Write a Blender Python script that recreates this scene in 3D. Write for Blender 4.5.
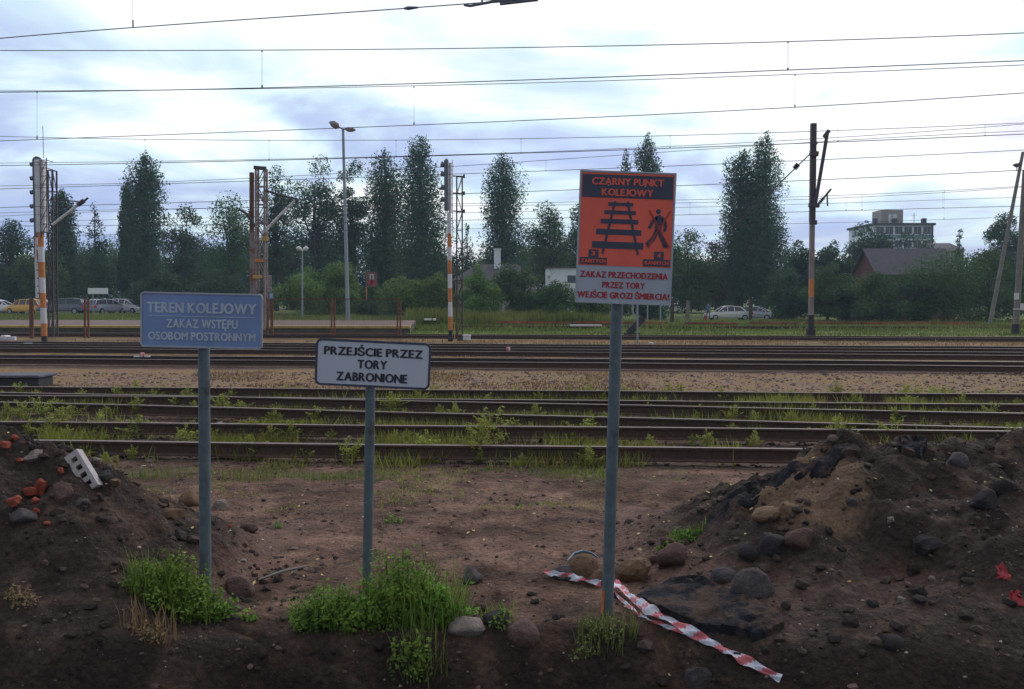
import bpy, math, random
import numpy as np
from mathutils import Vector, Matrix

for o in list(bpy.data.objects):
    bpy.data.objects.remove(o)
SC = bpy.context.scene
COL = SC.collection
rad = math.radians
rng = np.random.default_rng(7)
random.seed(7)

# ------------------------------------------------------------------ camera
F = 887.0
CAM_H = 1.75
PITCH = math.atan(44.5 / F)
cd = bpy.data.cameras.new('camera')
cd.sensor_width = 36.0
cd.lens = 36.0 * F / 1024.0
cd.clip_end = 5000
cd.clip_start = 0.05
cam = bpy.data.objects.new('camera', cd)
COL.objects.link(cam)
cam.location = (0, 0, CAM_H)
cam.rotation_euler = (math.pi / 2 - PITCH, 0, 0)
SC.camera = cam

# ------------------------------------------------------------------ world
SUN_EL, SUN_AZ = 34.0, 40.0          # azimuth from +Y (view direction) towards +X
W = bpy.data.worlds.new('World')
SC.world = W
W.use_nodes = True
wt = W.node_tree
wt.nodes.clear()


def N(t, kind, **kw):
    n = t.nodes.new(kind)
    for k, v in kw.items():
        if k in n.inputs:
            n.inputs[k].default_value = v
        else:
            setattr(n, k, v)
    return n


def L(t, a, b):
    t.links.new(a, b)


def math_n(t, op, a, b=None, c=None):
    n = t.nodes.new('ShaderNodeMath')
    n.operation = op
    for i, s in enumerate((a, b, c)):
        if s is None:
            continue
        if isinstance(s, (int, float)):
            n.inputs[i].default_value = s
        else:
            L(t, s, n.inputs[i])
    return n.outputs[0]


def ramp(t, fac, stops, interp='LINEAR'):
    n = t.nodes.new('ShaderNodeValToRGB')
    n.color_ramp.interpolation = interp
    e = n.color_ramp.elements
    while len(e) < len(stops):
        e.new(0.5)
    for i, (p, c) in enumerate(stops):
        e[i].position = p
        e[i].color = (c[0], c[1], c[2], 1) if len(c) == 3 else c
    L(t, fac, n.inputs[0])
    return n.outputs[0]


def mixc(t, fac, a, b):
    n = t.nodes.new('ShaderNodeMix')
    n.data_type = 'RGBA'
    for i, s in ((0, fac), (6, a), (7, b)):
        if isinstance(s, (int, float)):
            n.inputs[i].default_value = s
        elif isinstance(s, tuple):
            n.inputs[i].default_value = (s[0], s[1], s[2], 1)
        else:
            L(t, s, n.inputs[i])
    return n.outputs[2]


sky = N(wt, 'ShaderNodeTexSky')
sky.sky_type = 'NISHITA'
sky.sun_disc = False
sky.sun_elevation = rad(SUN_EL)
sky.sun_rotation = rad(SUN_AZ)
tc = N(wt, 'ShaderNodeTexCoord')
sep = N(wt, 'ShaderNodeSeparateXYZ')
L(wt, tc.outputs['Generated'], sep.inputs[0])
zz = math_n(wt, 'ADD', math_n(wt, 'MAXIMUM', sep.outputs[2], 0.0), 0.16)
cx = math_n(wt, 'DIVIDE', sep.outputs[0], zz)
cy = math_n(wt, 'DIVIDE', sep.outputs[1], zz)
cmb = N(wt, 'ShaderNodeCombineXYZ')
L(wt, cx, cmb.inputs[0]); L(wt, cy, cmb.inputs[1]); cmb.inputs[2].default_value = 3.3
n1 = N(wt, 'ShaderNodeTexNoise', Scale=0.85, Detail=5.0, Roughness=0.48, Distortion=0.5)
L(wt, cmb.outputs[0], n1.inputs['Vector'])
n2 = N(wt, 'ShaderNodeTexNoise', Scale=1.5, Detail=5.0, Roughness=0.52, Distortion=0.8)
L(wt, cmb.outputs[0], n2.inputs['Vector'])
nf = math_n(wt, 'ADD', math_n(wt, 'MULTIPLY', n1.outputs[0], 0.68), math_n(wt, 'MULTIPLY', n2.outputs[0], 0.32))
# thick cloud base is lavender-blue, thin cloud is glaring white; sky gets brighter to the right and upwards
nf2 = math_n(wt, 'ADD', nf, math_n(wt, 'ADD', math_n(wt, 'MULTIPLY', sep.outputs[0], 0.09), math_n(wt, 'MULTIPLY', sep.outputs[2], 0.20)))
ccol = ramp(wt, nf2, [(0.41, (0.48, 0.61, 0.98)), (0.47, (0.62, 0.74, 1.04)), (0.51, (0.76, 0.97, 1.12)), (0.54, (0.93, 1.10, 1.15)), (0.575, (1.15, 1.2, 1.24)), (0.66, (1.22, 1.2, 1.25)), (0.76, (0.90, 0.92, 1.16))])
skys = N(wt, 'ShaderNodeVectorMath', operation='SCALE')
L(wt, sky.outputs[0], skys.inputs[0]); skys.inputs['Scale'].default_value = 0.10
thin = ramp(wt, n2.outputs[0], [(0.45, (0.86,) * 3), (0.62, (1, 1, 1))])
mx = mixc(wt, thin, skys.outputs[0], ccol)
# unseen sky behind the camera, dimmed to darken surfaces that face the camera
bk = t_back = wt.nodes.new('ShaderNodeMapRange')
L(wt, sep.outputs[1], bk.inputs[0])
bk.inputs[1].default_value = -0.55; bk.inputs[2].default_value = 0.35
bk.inputs[3].default_value = 0.42; bk.inputs[4].default_value = 1.0
mbk = N(wt, 'ShaderNodeVectorMath', operation='SCALE')
L(wt, mx, mbk.inputs[0]); L(wt, bk.outputs[0], mbk.inputs['Scale'])
mx = mbk.outputs[0]
m10 = N(wt, 'ShaderNodeVectorMath', operation='SCALE')
L(wt, mx, m10.inputs[0]); m10.inputs['Scale'].default_value = 10.0
bg = N(wt, 'ShaderNodeBackground', Strength=0.10)
L(wt, m10.outputs[0], bg.inputs[0])
wo = N(wt, 'ShaderNodeOutputWorld')
L(wt, bg.outputs[0], wo.inputs[0])

sd = bpy.data.lights.new('sun', 'SUN')
sd.energy = 0.9
sd.angle = rad(12)
sd.color = (1.0, 0.95, 0.9)
sun = bpy.data.objects.new('sun', sd)
COL.objects.link(sun)
sun.rotation_euler = (rad(90 - SUN_EL), 0, rad(180 - SUN_AZ))

SC.view_settings.view_transform = 'Standard'
SC.view_settings.look = 'None'
SC.view_settings.exposure = 0.0
SC.view_settings.gamma = 1.0
SC.view_settings.use_curve_mapping = False

# ------------------------------------------------------------------ rays
FWD = np.array([0, math.cos(PITCH), -math.sin(PITCH)])
UPV = np.array([0, math.sin(PITCH), math.cos(PITCH)])
RGT = np.array([1.0, 0, 0])


def ray(px, py):
    d = FWD + (px - 512) / F * RGT + (344.5 - py) / F * UPV
    return d / d[1]


def P(px, py, d):
    r = ray(px, py)
    return np.array([r[0] * d, d, CAM_H + r[2] * d])


def G(px, py, z=0.0):
    r = ray(px, py)
    t = (z - CAM_H) / r[2]
    return np.array([r[0] * t, t, z])


# ------------------------------------------------------------------ terrain functions
_T = np.random.default_rng(3).random((256, 256))


def vnoise(x, y):
    xi = np.floor(x).astype(int); yi = np.floor(y).astype(int)
    fx = x - xi; fy = y - yi
    fx = fx * fx * (3 - 2 * fx); fy = fy * fy * (3 - 2 * fy)
    a = _T[xi % 256, yi % 256]; b = _T[(xi + 1) % 256, yi % 256]
    c = _T[xi % 256, (yi + 1) % 256]; d = _T[(xi + 1) % 256, (yi + 1) % 256]
    return (a * (1 - fx) + b * fx) * (1 - fy) + (c * (1 - fx) + d * fx) * fy - 0.5


def fbm(x, y, s, o=4, g=0.5):
    r = 0; a = 1.0
    for i in range(o):
        r = r + a * vnoise(x * s + 17.3 * i, y * s + 9.1 * i)
        s *= 2.03; a *= g
    return r


def sst(t):
    t = np.clip(t, 0, 1)
    return t * t * (3 - 2 * t)


def base(x, y):
    x = np.asarray(x, float); y = np.asarray(y, float)
    near = 1 - sst((y - 8.0) / 1.0)
    z = near * (fbm(x, y, 0.9, 3) * 0.07 + fbm(x, y, 4.0, 3) * 0.03 + fbm(x, y, 14.0, 2) * 0.014)
    # cut bank of the trench in front of the signs
    lip = 4.72 + 0.22 * fbm(x, x * 0 + 2.0, 1.3, 4)
    t = (lip - y) / 0.55
    back = 1 - sst((2.9 - y) / 0.5)
    z = z - 0.75 * sst(t) * back * (1 + 0.5 * fbm(x, y, 3.0, 3))
    # midfield
    mid = sst((y - 8.5) / 1.0) * (1 - sst((y - 60) / 20))
    z = z + mid * (fbm(x, y, 0.5, 2) * 0.03 - 0.015 + fbm(x, y, 5.0, 2) * 0.02)
    far = sst((y - 50) / 25)
    z = z + far * (0.28 - 0.58 * sst((x + 25) / 40))
    return z


LXS = [-7.2, -6.2, -5, -4, -3.16, -2.66, -2.42, -2.16, -1.96, -1.76, -1.46, -1.1]
LZS = [-.3, .45, .9, 1.03, .97, .78, .62, .46, .32, .10, -.10, -.4]
RXS = [0.45, .7, .98, 1.23, 1.45, 1.94, 2.36, 2.7, 3.57, 5, 6.5, 8.2]
RZS = [-.3, .0, .10, .20, .33, .58, .74, .79, .80, .82, .5, -.3]


def heap_l(x, y):
    x = np.asarray(x, float); y = np.asarray(y, float)
    r = np.interp(x + 0.12 * fbm(x, y, 1.5, 2), LXS, LZS)
    f = 1 - np.clip((5.45 - y) / 1.25, 0, 1.4) ** 1.1
    b = 1 - sst((y - 5.45) / 1.5)
    c = np.where(y < 5.45, f, b)
    n = fbm(x, y, 1.6, 3) * 0.15 + fbm(x, y, 6, 3) * 0.11 + np.maximum(fbm(x, y, 11, 2), 0) * 0.09 + np.maximum(fbm(x, y, 24, 2), 0) * 0.055
    return r * c + n * np.clip(r * c * 3, 0, 1) * 0.8 - 0.03 - 0.95 * sst((4.74 - .32 * sst((-1.0 - x) / .9) + .25 * fbm(x, x * 0 + 2.0, 1.3, 4) - y) / .5)


def heap_r(x, y):
    x = np.asarray(x, float); y = np.asarray(y, float)
    r = np.interp(x, RXS, RZS)
    f = 1 - np.clip((6.2 - y) / 1.95, 0, 1.3) ** 0.95
    b = 1 - sst((y - 6.2) / 1.4)
    c = np.where(y < 6.2, f, b)
    n = fbm(x + 5, y, 1.4, 3) * 0.19 + fbm(x, y, 5, 3) * 0.15 + np.maximum(fbm(x, y, 10, 2), 0) * 0.11 + np.maximum(fbm(x, y, 22, 2), 0) * 0.06
    hole = 0.16 * np.exp(-(((x - 2.35) / .28) ** 2 + ((y - 5.15) / .16) ** 2))
    return r * c + n * np.clip(r * c * 4, 0, 1) * 0.8 - 0.03 - hole - 0.95 * sst((4.74 - .38 * sst((x - .6) / 1.0) + .25 * fbm(x, x * 0 + 2.0, 1.3, 4) - y) / .5)


def surf(x, y):
    return np.maximum(np.maximum(base(x, y), heap_l(x, y)), heap_r(x, y))


def hit(px, py, tmax=16.0):
    r = ray(px, py)
    t = np.arange(2.5, tmax, 0.01)
    z = CAM_H + r[2] * t
    s = surf(r[0] * t, t)
    k = np.argmax(z < s)
    if not (z < s).any():
        return G(px, py, 0)
    return np.array([r[0] * t[k], t[k], s[k]])


# ------------------------------------------------------------------ object helpers
def newmesh(name, verts, faces):
    me = bpy.data.meshes.new(name)
    me.from_pydata([tuple(v) for v in verts], [], faces)
    return me


def wloc(o):
    v = Vector((0, 0, 0))
    while o is not None:
        v = v + o.location
        o = o.parent
    return v


def setp(o, label=None, cat=None, group=None, kind=None):
    if label: o['label'] = label
    if cat: o['category'] = cat
    if group: o['group'] = group
    if kind: o['kind'] = kind
    return o


def thing(name, loc, label, cat, group=None, kind=None):
    o = bpy.data.objects.new(name, None)
    o.empty_display_size = 0.2
    COL.objects.link(o)
    o.location = tuple(float(c) for c in loc)
    return setp(o, label, cat, group, kind)


def link(name, me, mats, parent=None, origin=None):
    """me is in world coordinates; bakes the offset of the parent / origin"""
    o = bpy.data.objects.new(name, me)
    COL.objects.link(o)
    for m in (mats if isinstance(mats, (list, tuple)) else [mats]):
        me.materials.append(m)
    if parent is not None:
        off = wloc(parent)
        me.transform(Matrix.Translation(-off))
        o.parent = parent
    elif origin is not None:
        org = Vector(tuple(float(c) for c in origin))
        me.transform(Matrix.Translation(-org))
        o.location = org
    return o


def copy_tree(o, parent=None):
    c = o.copy(); COL.objects.link(c); c.parent = parent
    for ch in list(o.children):
        copy_tree(ch, c)
    return c


def quad_mesh(name, V, tone=None, k=4):
    """V: (n,k,3) array of k-gons"""
    n = V.shape[0]
    me = bpy.data.meshes.new(name)
    me.vertices.add(n * k); me.loops.add(n * k); me.polygons.add(n)
    me.vertices.foreach_set('co', V.reshape(-1).astype(np.float32))
    me.loops.foreach_set('vertex_index', np.arange(n * k, dtype=np.int32))
    me.polygons.foreach_set('loop_start', np.arange(0, n * k, k, dtype=np.int32))
    me.polygons.foreach_set('loop_total', np.full(n, k, dtype=np.int32))
    if tone is not None:
        a = me.attributes.new('tone', 'FLOAT', 'FACE')
        a.data.foreach_set('value', tone.astype(np.float32))
    me.update(calc_edges=True)
    return me


def grid_mesh(name, xs, ys, fn, smooth=True):
    X, Y = np.meshgrid(xs, ys)
    Z = fn(X, Y)
    V = np.stack([X, Y, Z], -1).reshape(-1, 3)
    nx, ny = len(xs), len(ys)
    i = np.arange(nx - 1)[None, :] + np.arange(ny - 1)[:, None] * nx
    Fc = np.stack([i, i + 1, i + 1 + nx, i + nx], -1).reshape(-1, 4)
    me = bpy.data.meshes.new(name)
    me.vertices.add(len(V)); me.loops.add(Fc.size); me.polygons.add(len(Fc))
    me.vertices.foreach_set('co', V.reshape(-1).astype(np.float32))
    me.loops.foreach_set('vertex_index', Fc.reshape(-1).astype(np.int32))
    me.polygons.foreach_set('loop_start', np.arange(0, Fc.size, 4, dtype=np.int32))
    me.polygons.foreach_set('loop_total', np.full(len(Fc), 4, dtype=np.int32))
    me.polygons.foreach_set('use_smooth', np.full(len(Fc), smooth))
    me.update(calc_edges=True)
    return me


class MB:
    def __init__(s):
        s.v = []; s.f = []; s.m = []; s.s = []

    def add(s, vs, fs, mi=0, smooth=False):
        b = len(s.v)
        s.v += [tuple(float(c) for c in v) for v in vs]
        for f in fs:
            s.f.append([b + i for i in f]); s.m.append(mi); s.s.append(smooth)

    def box(s, lo, hi, mi=0, M=None):
        (a, b, c), (d, e, f) = lo, hi
        vs = [(a, b, c), (d, b, c), (d, e, c), (a, e, c), (a, b, f), (d, b, f), (d, e, f), (a, e, f)]
        if M is not None:
            vs = [M @ Vector(v) for v in vs]
        s.add(vs, [(0, 3, 2, 1), (4, 5, 6, 7), (0, 1, 5, 4), (1, 2, 6, 5), (2, 3, 7, 6), (3, 0, 4, 7)], mi)

    def bevbox(s, lo, hi, bev, mi=0, M=None):
        """box with chamfered edges: convex hull of inset corner triples"""
        (a, b, c), (d, e, f) = lo, hi
        t = bev
        rings = []
        for z, ins in ((c, t), (c + t, 0), (f - t, 0), (f, t)):
            x0, x1, y0, y1 = a + ins, d - ins, b + ins, e - ins
            k = t
            rings.append([(x0 + k, y0, z), (x1 - k, y0, z), (x1, y0 + k, z), (x1, y1 - k, z),
                          (x1 - k, y1, z), (x0 + k, y1, z), (x0, y1 - k, z), (x0, y0 + k, z)])
        vs = [v for r in rings for v in r]
        if M is not None:
            vs = [M @ Vector(v) for v in vs]
        fs = [tuple(range(7, -1, -1)), tuple(range(24, 32))]
        for r in range(3):
            for i in range(8):
                j = (i + 1) % 8
                fs.append((r * 8 + i, r * 8 + j, (r + 1) * 8 + j, (r + 1) * 8 + i))
        s.add(vs, fs, mi)

    def tube(s, pts, r, n=6, mi=0, cap=True, smooth=True):
        pts = [Vector(tuple(float(c) for c in p)) for p in pts]
        rs = r if isinstance(r, (list, tuple)) else [r] * len(pts)
        vs = []
        for i, p in enumerate(pts):
            d = (pts[min(i + 1, len(pts) - 1)] - pts[max(i - 1, 0)]).normalized()
            ref = Vector((0, 0, 1)) if abs(d.z) < 0.9 else Vector((1, 0, 0))
            u = d.cross(ref).normalized(); w = d.cross(u).normalized()
            for k in range(n):
                a = 2 * math.pi * k / n
                vs.append(p + (u * math.cos(a) + w * math.sin(a)) * rs[i])
        fs = []
        for i in range(len(pts) - 1):
            for k in range(n):
                j = (k + 1) % n
                fs.append((i * n + k, i * n + j, (i + 1) * n + j, (i + 1) * n + k))
        s.add(vs, fs, mi, smooth)
        if cap:
            s.add(vs[:n], [tuple(range(n - 1, -1, -1))], mi)
            s.add(vs[-n:], [tuple(range(n))], mi)

    def bar(s, a, b, w, h=None, mi=0):
        """rectangular bar between two points"""
        h = h or w
        a = Vector(tuple(float(c) for c in a)); b = Vector(tuple(float(c) for c in b))
        d = (b - a); ln = d.length; d.normalize()
        ref = Vector((0, 0, 1)) if abs(d.z) < 0.9 else Vector((0, 1, 0))
        u = d.cross(ref).normalized(); v = u.cross(d).normalized()
        M = Matrix(((u.x, d.x, v.x, a.x), (u.y, d.y, v.y, a.y), (u.z, d.z, v.z, a.z), (0, 0, 0, 1)))
        s.box((-w / 2, 0, -h / 2), (w / 2, ln, h / 2), mi, M)

    def build(s, name, mats, parent=None, origin=None):
        me = bpy.data.meshes.new(name)
        me.from_pydata(s.v, [], s.f)
        me.polygons.foreach_set('material_index', s.m)
        me.polygons.foreach_set('use_smooth', s.s)
        me.update()
        return link(name, me, mats, parent, origin)


# ------------------------------------------------------------------ materials
def mat(name):
    m = bpy.data.materials.new(name)
    m.use_nodes = True
    t = m.node_tree
    b = t.nodes['Principled BSDF']
    return m, t, b


def simple(name, col, rough=0.7, metal=0.0, var=0.25, scale=8.0, bump=0.0, bscale=60.0, dirt=None, spec=None):
    """base colour with noise variation of the surface colour itself, plus optional dirt stains and bump"""
    m, t, b = mat(name)
    c = N(t, 'ShaderNodeTexCoord')
    n = N(t, 'ShaderNodeTexNoise', Scale=scale, Detail=5.0, Roughness=0.6)
    L(t, c.outputs['Object'], n.inputs['Vector'])
    lo = tuple(x * (1 - var) for x in col); hi = tuple(min(1, x * (1 + var)) for x in col)
    out = ramp(t, n.outputs[0], [(0.3, lo), (0.7, hi)])
    if dirt:
        n3 = N(t, 'ShaderNodeTexNoise', Scale=scale * 0.6, Detail=7.0, Roughness=0.7)
        L(t, c.outputs['Object'], n3.inputs['Vector'])
        f = ramp(t, n3.outputs[0], [(dirt[3], (0, 0, 0)), (dirt[3] + 0.08, (1, 1, 1))])
        out = mixc(t, f, out, dirt[:3])
    L(t, out, b.inputs['Base Color'])
    b.inputs['Roughness'].default_value = rough
    b.inputs['Metallic'].default_value = metal
    if spec is not None:
        b.inputs['Specular IOR Level'].default_value = spec
    if bump:
        n4 = N(t, 'ShaderNodeTexNoise', Scale=bscale, Detail=5.0, Roughness=0.65)
        L(t, c.outputs['Object'], n4.inputs['Vector'])
        bp = N(t, 'ShaderNodeBump', Strength=bump, Distance=0.02)
        L(t, n4.outputs[0], bp.inputs['Height'])
        L(t, bp.outputs[0], b.inputs['Normal'])
    return m


def foliage(name, dark, light, transl=0.25, hv=0.12):
    m, t, b = mat(name)
    a = N(t, 'ShaderNodeAttribute'); a.attribute_name = 'tone'
    oi = N(t, 'ShaderNodeObjectInfo')
    col = mixc(t, a.outputs['Fac'], tuple(dark), tuple(light))
    hs = N(t, 'ShaderNodeHueSaturation')
    L(t, col, hs.inputs['Color'])
    L(t, math_n(t, 'ADD', math_n(t, 'MULTIPLY', oi.outputs['Random'], 0.03), 0.485), hs.inputs['Hue'])
    L(t, math_n(t, 'ADD', math_n(t, 'MULTIPLY', oi.outputs['Random'], hv * 2), 1 - hv), hs.inputs['Value'])
    L(t, hs.outputs[0], b.inputs['Base Color'])
    b.inputs['Roughness'].default_value = 0.75
    b.inputs['Specular IOR Level'].default_value = 0.2
    tr = N(t, 'ShaderNodeBsdfTranslucent')
    L(t, hs.outputs[0], tr.inputs['Color'])
    ms = N(t, 'ShaderNodeMixShader', Fac=transl)
    L(t, b.outputs[0], ms.inputs[1]); L(t, tr.outputs[0], ms.inputs[2])
    L(t, ms.outputs[0], t.nodes['Material Output'].inputs['Surface'])
    return m


def soil_mat(name, kind):
    m, t, b = mat(name)
    g = N(t, 'ShaderNodeNewGeometry')
    pos = g.outputs['Position']
    s = N(t, 'ShaderNodeSeparateXYZ'); L(t, pos, s.inputs[0])

    def noise(sc, det=5.0, r=0.6, dist=0.0):
        n = N(t, 'ShaderNodeTexNoise', Scale=sc, Detail=det, Roughness=r, Distortion=dist)
        L(t, pos, n.inputs['Vector'])
        return n.outputs[0]
    big, medn, fine = noise(0.7), noise(3.5, 6.0, 0.65, 0.4), noise(30.0, 5.0, 0.7)
    if kind == 'heap':
        col = ramp(t, medn, [(0.30, (0.028, 0.0225, 0.021)), (0.5, (0.048, 0.037, 0.033)), (0.62, (0.085, 0.061, 0.050)), (0.78, (0.15, 0.10, 0.072))])
        # a tongue of sandier, paler earth where sand was tipped with the spoil
        dx = math_n(t, 'DIVIDE', math_n(t, 'SUBTRACT', s.outputs[0], 1.95), 0.42)
        dy = math_n(t, 'DIVIDE', math_n(t, 'SUBTRACT', s.outputs[1], 5.85), 0.55)
        rr = math_n(t, 'ADD', math_n(t, 'POWER', math_n(t, 'ABSOLUTE', dx), 2.0), math_n(t, 'POWER', math_n(t, 'ABSOLUTE', dy), 2.0))
        rr = math_n(t, 'SUBTRACT', math_n(t, 'SUBTRACT', 1.0, rr), math_n(t, 'MULTIPLY', medn, -0.9))
        f = ramp(t, rr, [(0.55, (0, 0, 0)), (1.0, (0.75, 0.75, 0.75))])
        col = mixc(t, f, col, (0.19, 0.125, 0.085))
        # trodden reddish earth where the heap runs out onto the level ground
        low = t.nodes.new('ShaderNodeMapRange')
        L(t, math_n(t, 'ADD', s.outputs[2], math_n(t, 'MULTIPLY', math_n(t, 'SUBTRACT', medn, .5), .9)), low.inputs[0])
        low.inputs[1].default_value = 0.02; low.inputs[2].default_value = 0.20; low.inputs[3].default_value = 1.0; low.inputs[4].default_value = 0.0
        yy = t.nodes.new('ShaderNodeMapRange')
        L(t, math_n(t, 'ADD', s.outputs[1], math_n(t, 'MULTIPLY', medn, 0.8)), yy.inputs[0])
        yy.inputs[1].default_value = 4.95; yy.inputs[2].default_value = 5.5
        red = ramp(t, medn, [(0.32, (0.07, 0.045, 0.04)), (0.5, (0.15, 0.092, 0.078)), (0.68, (0.24, 0.15, 0.125))])
        col = mixc(t, math_n(t, 'MULTIPLY', low.outputs[0], yy.outputs[0]), col, red)
    else:
        near = ramp(t, medn, [(0.32, (0.070, 0.045, 0.037)), (0.5, (0.165, 0.102, 0.080)), (0.68, (0.27, 0.17, 0.13))])
        stain = ramp(t, big, [(0.42, (1, 1, 1)), (0.56, (0.62, 0.60, 0.60))])
        mu = N(t, 'ShaderNodeMix'); mu.data_type = 'RGBA'; mu.blend_type = 'MULTIPLY'; mu.inputs[0].default_value = 1.0
        L(t, near, mu.inputs[6]); L(t, stain, mu.inputs[7]); near = mu.outputs[2]
        # dark soil of the trench bank, with its shade put into the colour
        tr = ramp(t, math_n(t, 'ADD', s.outputs[1], math_n(t, 'MULTIPLY', medn, 0.6)), [(0.0, (1, 1, 1)), (1.0, (0, 0, 0))])
        tr_n = t.nodes.new('ShaderNodeMapRange')
        L(t, math_n(t, 'ADD', s.outputs[1], math_n(t, 'MULTIPLY', medn, 0.8)), tr_n.inputs[0])
        tr_n.inputs[1].default_value = 4.9; tr_n.inputs[2].default_value = 5.5
        near = mixc(t, tr_n.outputs[0], (0.032, 0.026, 0.023), near)
        v = math_n(t, 'ADD', s.outputs[1], math_n(t, 'MULTIPLY', s.outputs[0], 0.08))
        v = math_n(t, 'ADD', v, math_n(t, 'MULTIPLY', math_n(t, 'SUBTRACT', big, 0.5), 1.6))
        vo = N(t, 'ShaderNodeTexVoronoi', Scale=16.0); L(t, pos, vo.inputs['Vector'])
        ball = mixc(t, vo.outputs['Color'], (0.055, 0.036, 0.030), (0.15, 0.10, 0.085))
        grav = mixc(t, vo.outputs['Color'], (0.15, 0.095, 0.073), (0.31, 0.21, 0.155))
        dry = ramp(t, fine, [(0.35, (0.13, 0.085, 0.045)), (0.65, (0.33, 0.23, 0.12))])
        grn = ramp(t, fine, [(0.3, (0.085, 0.115, 0.032)), (0.7, (0.19, 0.235, 0.075))])
        dryp = ramp(t, noise(0.55, 6.0, 0.7, 1.0), [(0.40, (0, 0, 0)), (0.54, (1, 1, 1))])
        gd = mixc(t, dryp, grav, dry)

        def band(a, w):
            mr = t.nodes.new('ShaderNodeMapRange'); L(t, v, mr.inputs[0])
            mr.inputs[1].default_value = a; mr.inputs[2].default_value = a + w
            return mr.outputs[0]
        # mossy and weedy patches at the foot of the first rail
        gp = ramp(t, noise(1.3, 6.0, 0.7, 0.6), [(0.52, (0, 0, 0)), (0.62, (0.7, 0.7, 0.7))])
        wl = math_n(t, 'MULTIPLY', band(7.6, 0.7), gp)
        near = mixc(t, wl, near, (0.10, 0.105, 0.04))
        col = mixc(t, band(9.0, 0.5), near, ball)
        col = mixc(t, band(16.4, 0.8), col, gd)
        col = mixc(t, band(21.6, 0.6), col, ball)
        mid2 = mixc(t, dryp, ball, dry)
        col = mixc(t, band(25.2, 0.6), col, mid2)
        col = mixc(t, band(30.5, 0.6), col, ball)
        col = mixc(t, band(33.6, 0.8), col, mixc(t, dryp, (0.13, 0.085, 0.06), dry))
        col = mixc(t, band(41.0, 2.0), col, mixc(t, dryp, grn, (0.17, 0.15, 0.07)))
        col = mixc(t, band(52.0, 4.0), col, grn)
    fcol = ramp(t, fine, [(0.3, (0.76, 0.74, 0.70)), (0.55, (1.18, 1.16, 1.10)), (0.72, (1.6, 1.52, 1.42))])
    mu = N(t, 'ShaderNodeMix'); mu.data_type = 'RGBA'; mu.blend_type = 'MULTIPLY'; mu.inputs[0].default_value = 1.0
    L(t, col, mu.inputs[6]); L(t, fcol, mu.inputs[7])
    L(t, mu.outputs[2], b.inputs['Base Color'])
    b.inputs['Roughness'].default_value = 0.9
    b.inputs['Specular IOR Level'].default_value = 0.12
    vo2 = N(t, 'ShaderNodeTexVoronoi', Scale=26.0); L(t, pos, vo2.inputs['Vector'])
    h = math_n(t, 'ADD', math_n(t, 'MULTIPLY', fine, 0.7), math_n(t, 'MULTIPLY', vo2.outputs['Distance'], -0.6))
    h = math_n(t, 'ADD', h, math_n(t, 'MULTIPLY', noise(9.0, 6.0, 0.7), 1.2))
    bp = N(t, 'ShaderNodeBump', Strength=0.9, Distance=0.035)
    L(t, h, bp.inputs['Height']); L(t, bp.outputs[0], b.inputs['Normal'])
    return m


M = {}
M['ground'] = soil_mat('ground_soil', 'ground')
M['heap'] = soil_mat('heap_soil', 'heap')
M['rail_rust'] = simple('rail_rust', (0.075, 0.042, 0.034), 0.8, 0, 0.35, 20, 0.3)
M['rail_head'] = simple('rail_head', (0.20, 0.145, 0.14), 0.55, 0.2, 0.15, 10)
M['rail_bright'] = simple('rail_bright', (0.36, 0.32, 0.32), 0.42, 0.4, 0.1, 10)
M['rust_plate'] = simple('rail_plate_rust', (0.10, 0.055, 0.042), 0.85, 0, 0.3, 30)
M['sleeper'] = simple('sleeper_wood', (0.055, 0.042, 0.035), 0.9, 0, 0.4, 12, 0.6, 40)
M['sleeper_c'] = simple('sleeper_concrete', (0.16, 0.14, 0.125), 0.9, 0, 0.25, 12, 0.4, 40)
M['galv'] = simple('galvanised_steel', (0.12, 0.155, 0.18), 0.6, 0.2, 0.25, 14, 0.08, 90, dirt=(0.075, 0.08, 0.082, 0.56))
M['zinc'] = simple('zinc_lamp_post', (0.30, 0.35, 0.39), 0.5, 0.3, 0.1, 3)
M['sign_edge'] = simple('sign_edge_aluminium', (0.42, 0.46, 0.52), 0.45, 0.4, 0.1, 20)
M['blue'] = simple('sign_blue', (0.21, 0.30, 0.56), 0.5, 0, 0.14, 5, dirt=(0.16, 0.235, 0.46, 0.60))
M['bluetxt'] = simple('sign_faded_letters', (0.50, 0.58, 0.72), 0.5, 0, 0.14, 9)
M['white_sign'] = simple('sign_white', (0.56, 0.59, 0.70), 0.45, 0, 0.05, 4, dirt=(0.34, 0.33, 0.36, 0.66))
M['black_txt'] = simple('sign_black_letters', (0.035, 0.035, 0.06), 0.5, 0, 0.1, 9)
M['red_sign'] = simple('sign_red', (0.88, 0.145, 0.10), 0.5, 0, 0.12, 4, dirt=(0.55, 0.10, 0.07, 0.62))
M['dark_sign'] = simple('sign_navy_black', (0.055, 0.064, 0.11), 0.5, 0, 0.1, 9)
M['red_txt'] = simple('sign_red_letters', (0.45, 0.03, 0.05), 0.5, 0, 0.1, 9)
M['red_x'] = simple('sign_red_cross', (0.42, 0.05, 0.045), 0.5, 0, 0.1, 9)
M['grey_sign'] = simple('sign_pale_grey', (0.42, 0.46, 0.56), 0.45, 0, 0.05, 4, dirt=(0.3, 0.3, 0.34, 0.67))
M['orange_tag'] = simple('orange_rust_tag', (0.55, 0.16, 0.04), 0.7, 0, 0.3, 30)
M['wire'] = simple('wire_copper_dark', (0.075, 0.08, 0.11), 0.6, 0.3, 0.1, 3)
M['mast_w'] = simple('mast_white', (0.68, 0.68, 0.72), 0.6, 0, 0.1, 6, dirt=(0.3, 0.25, 0.22, 0.62))
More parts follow.
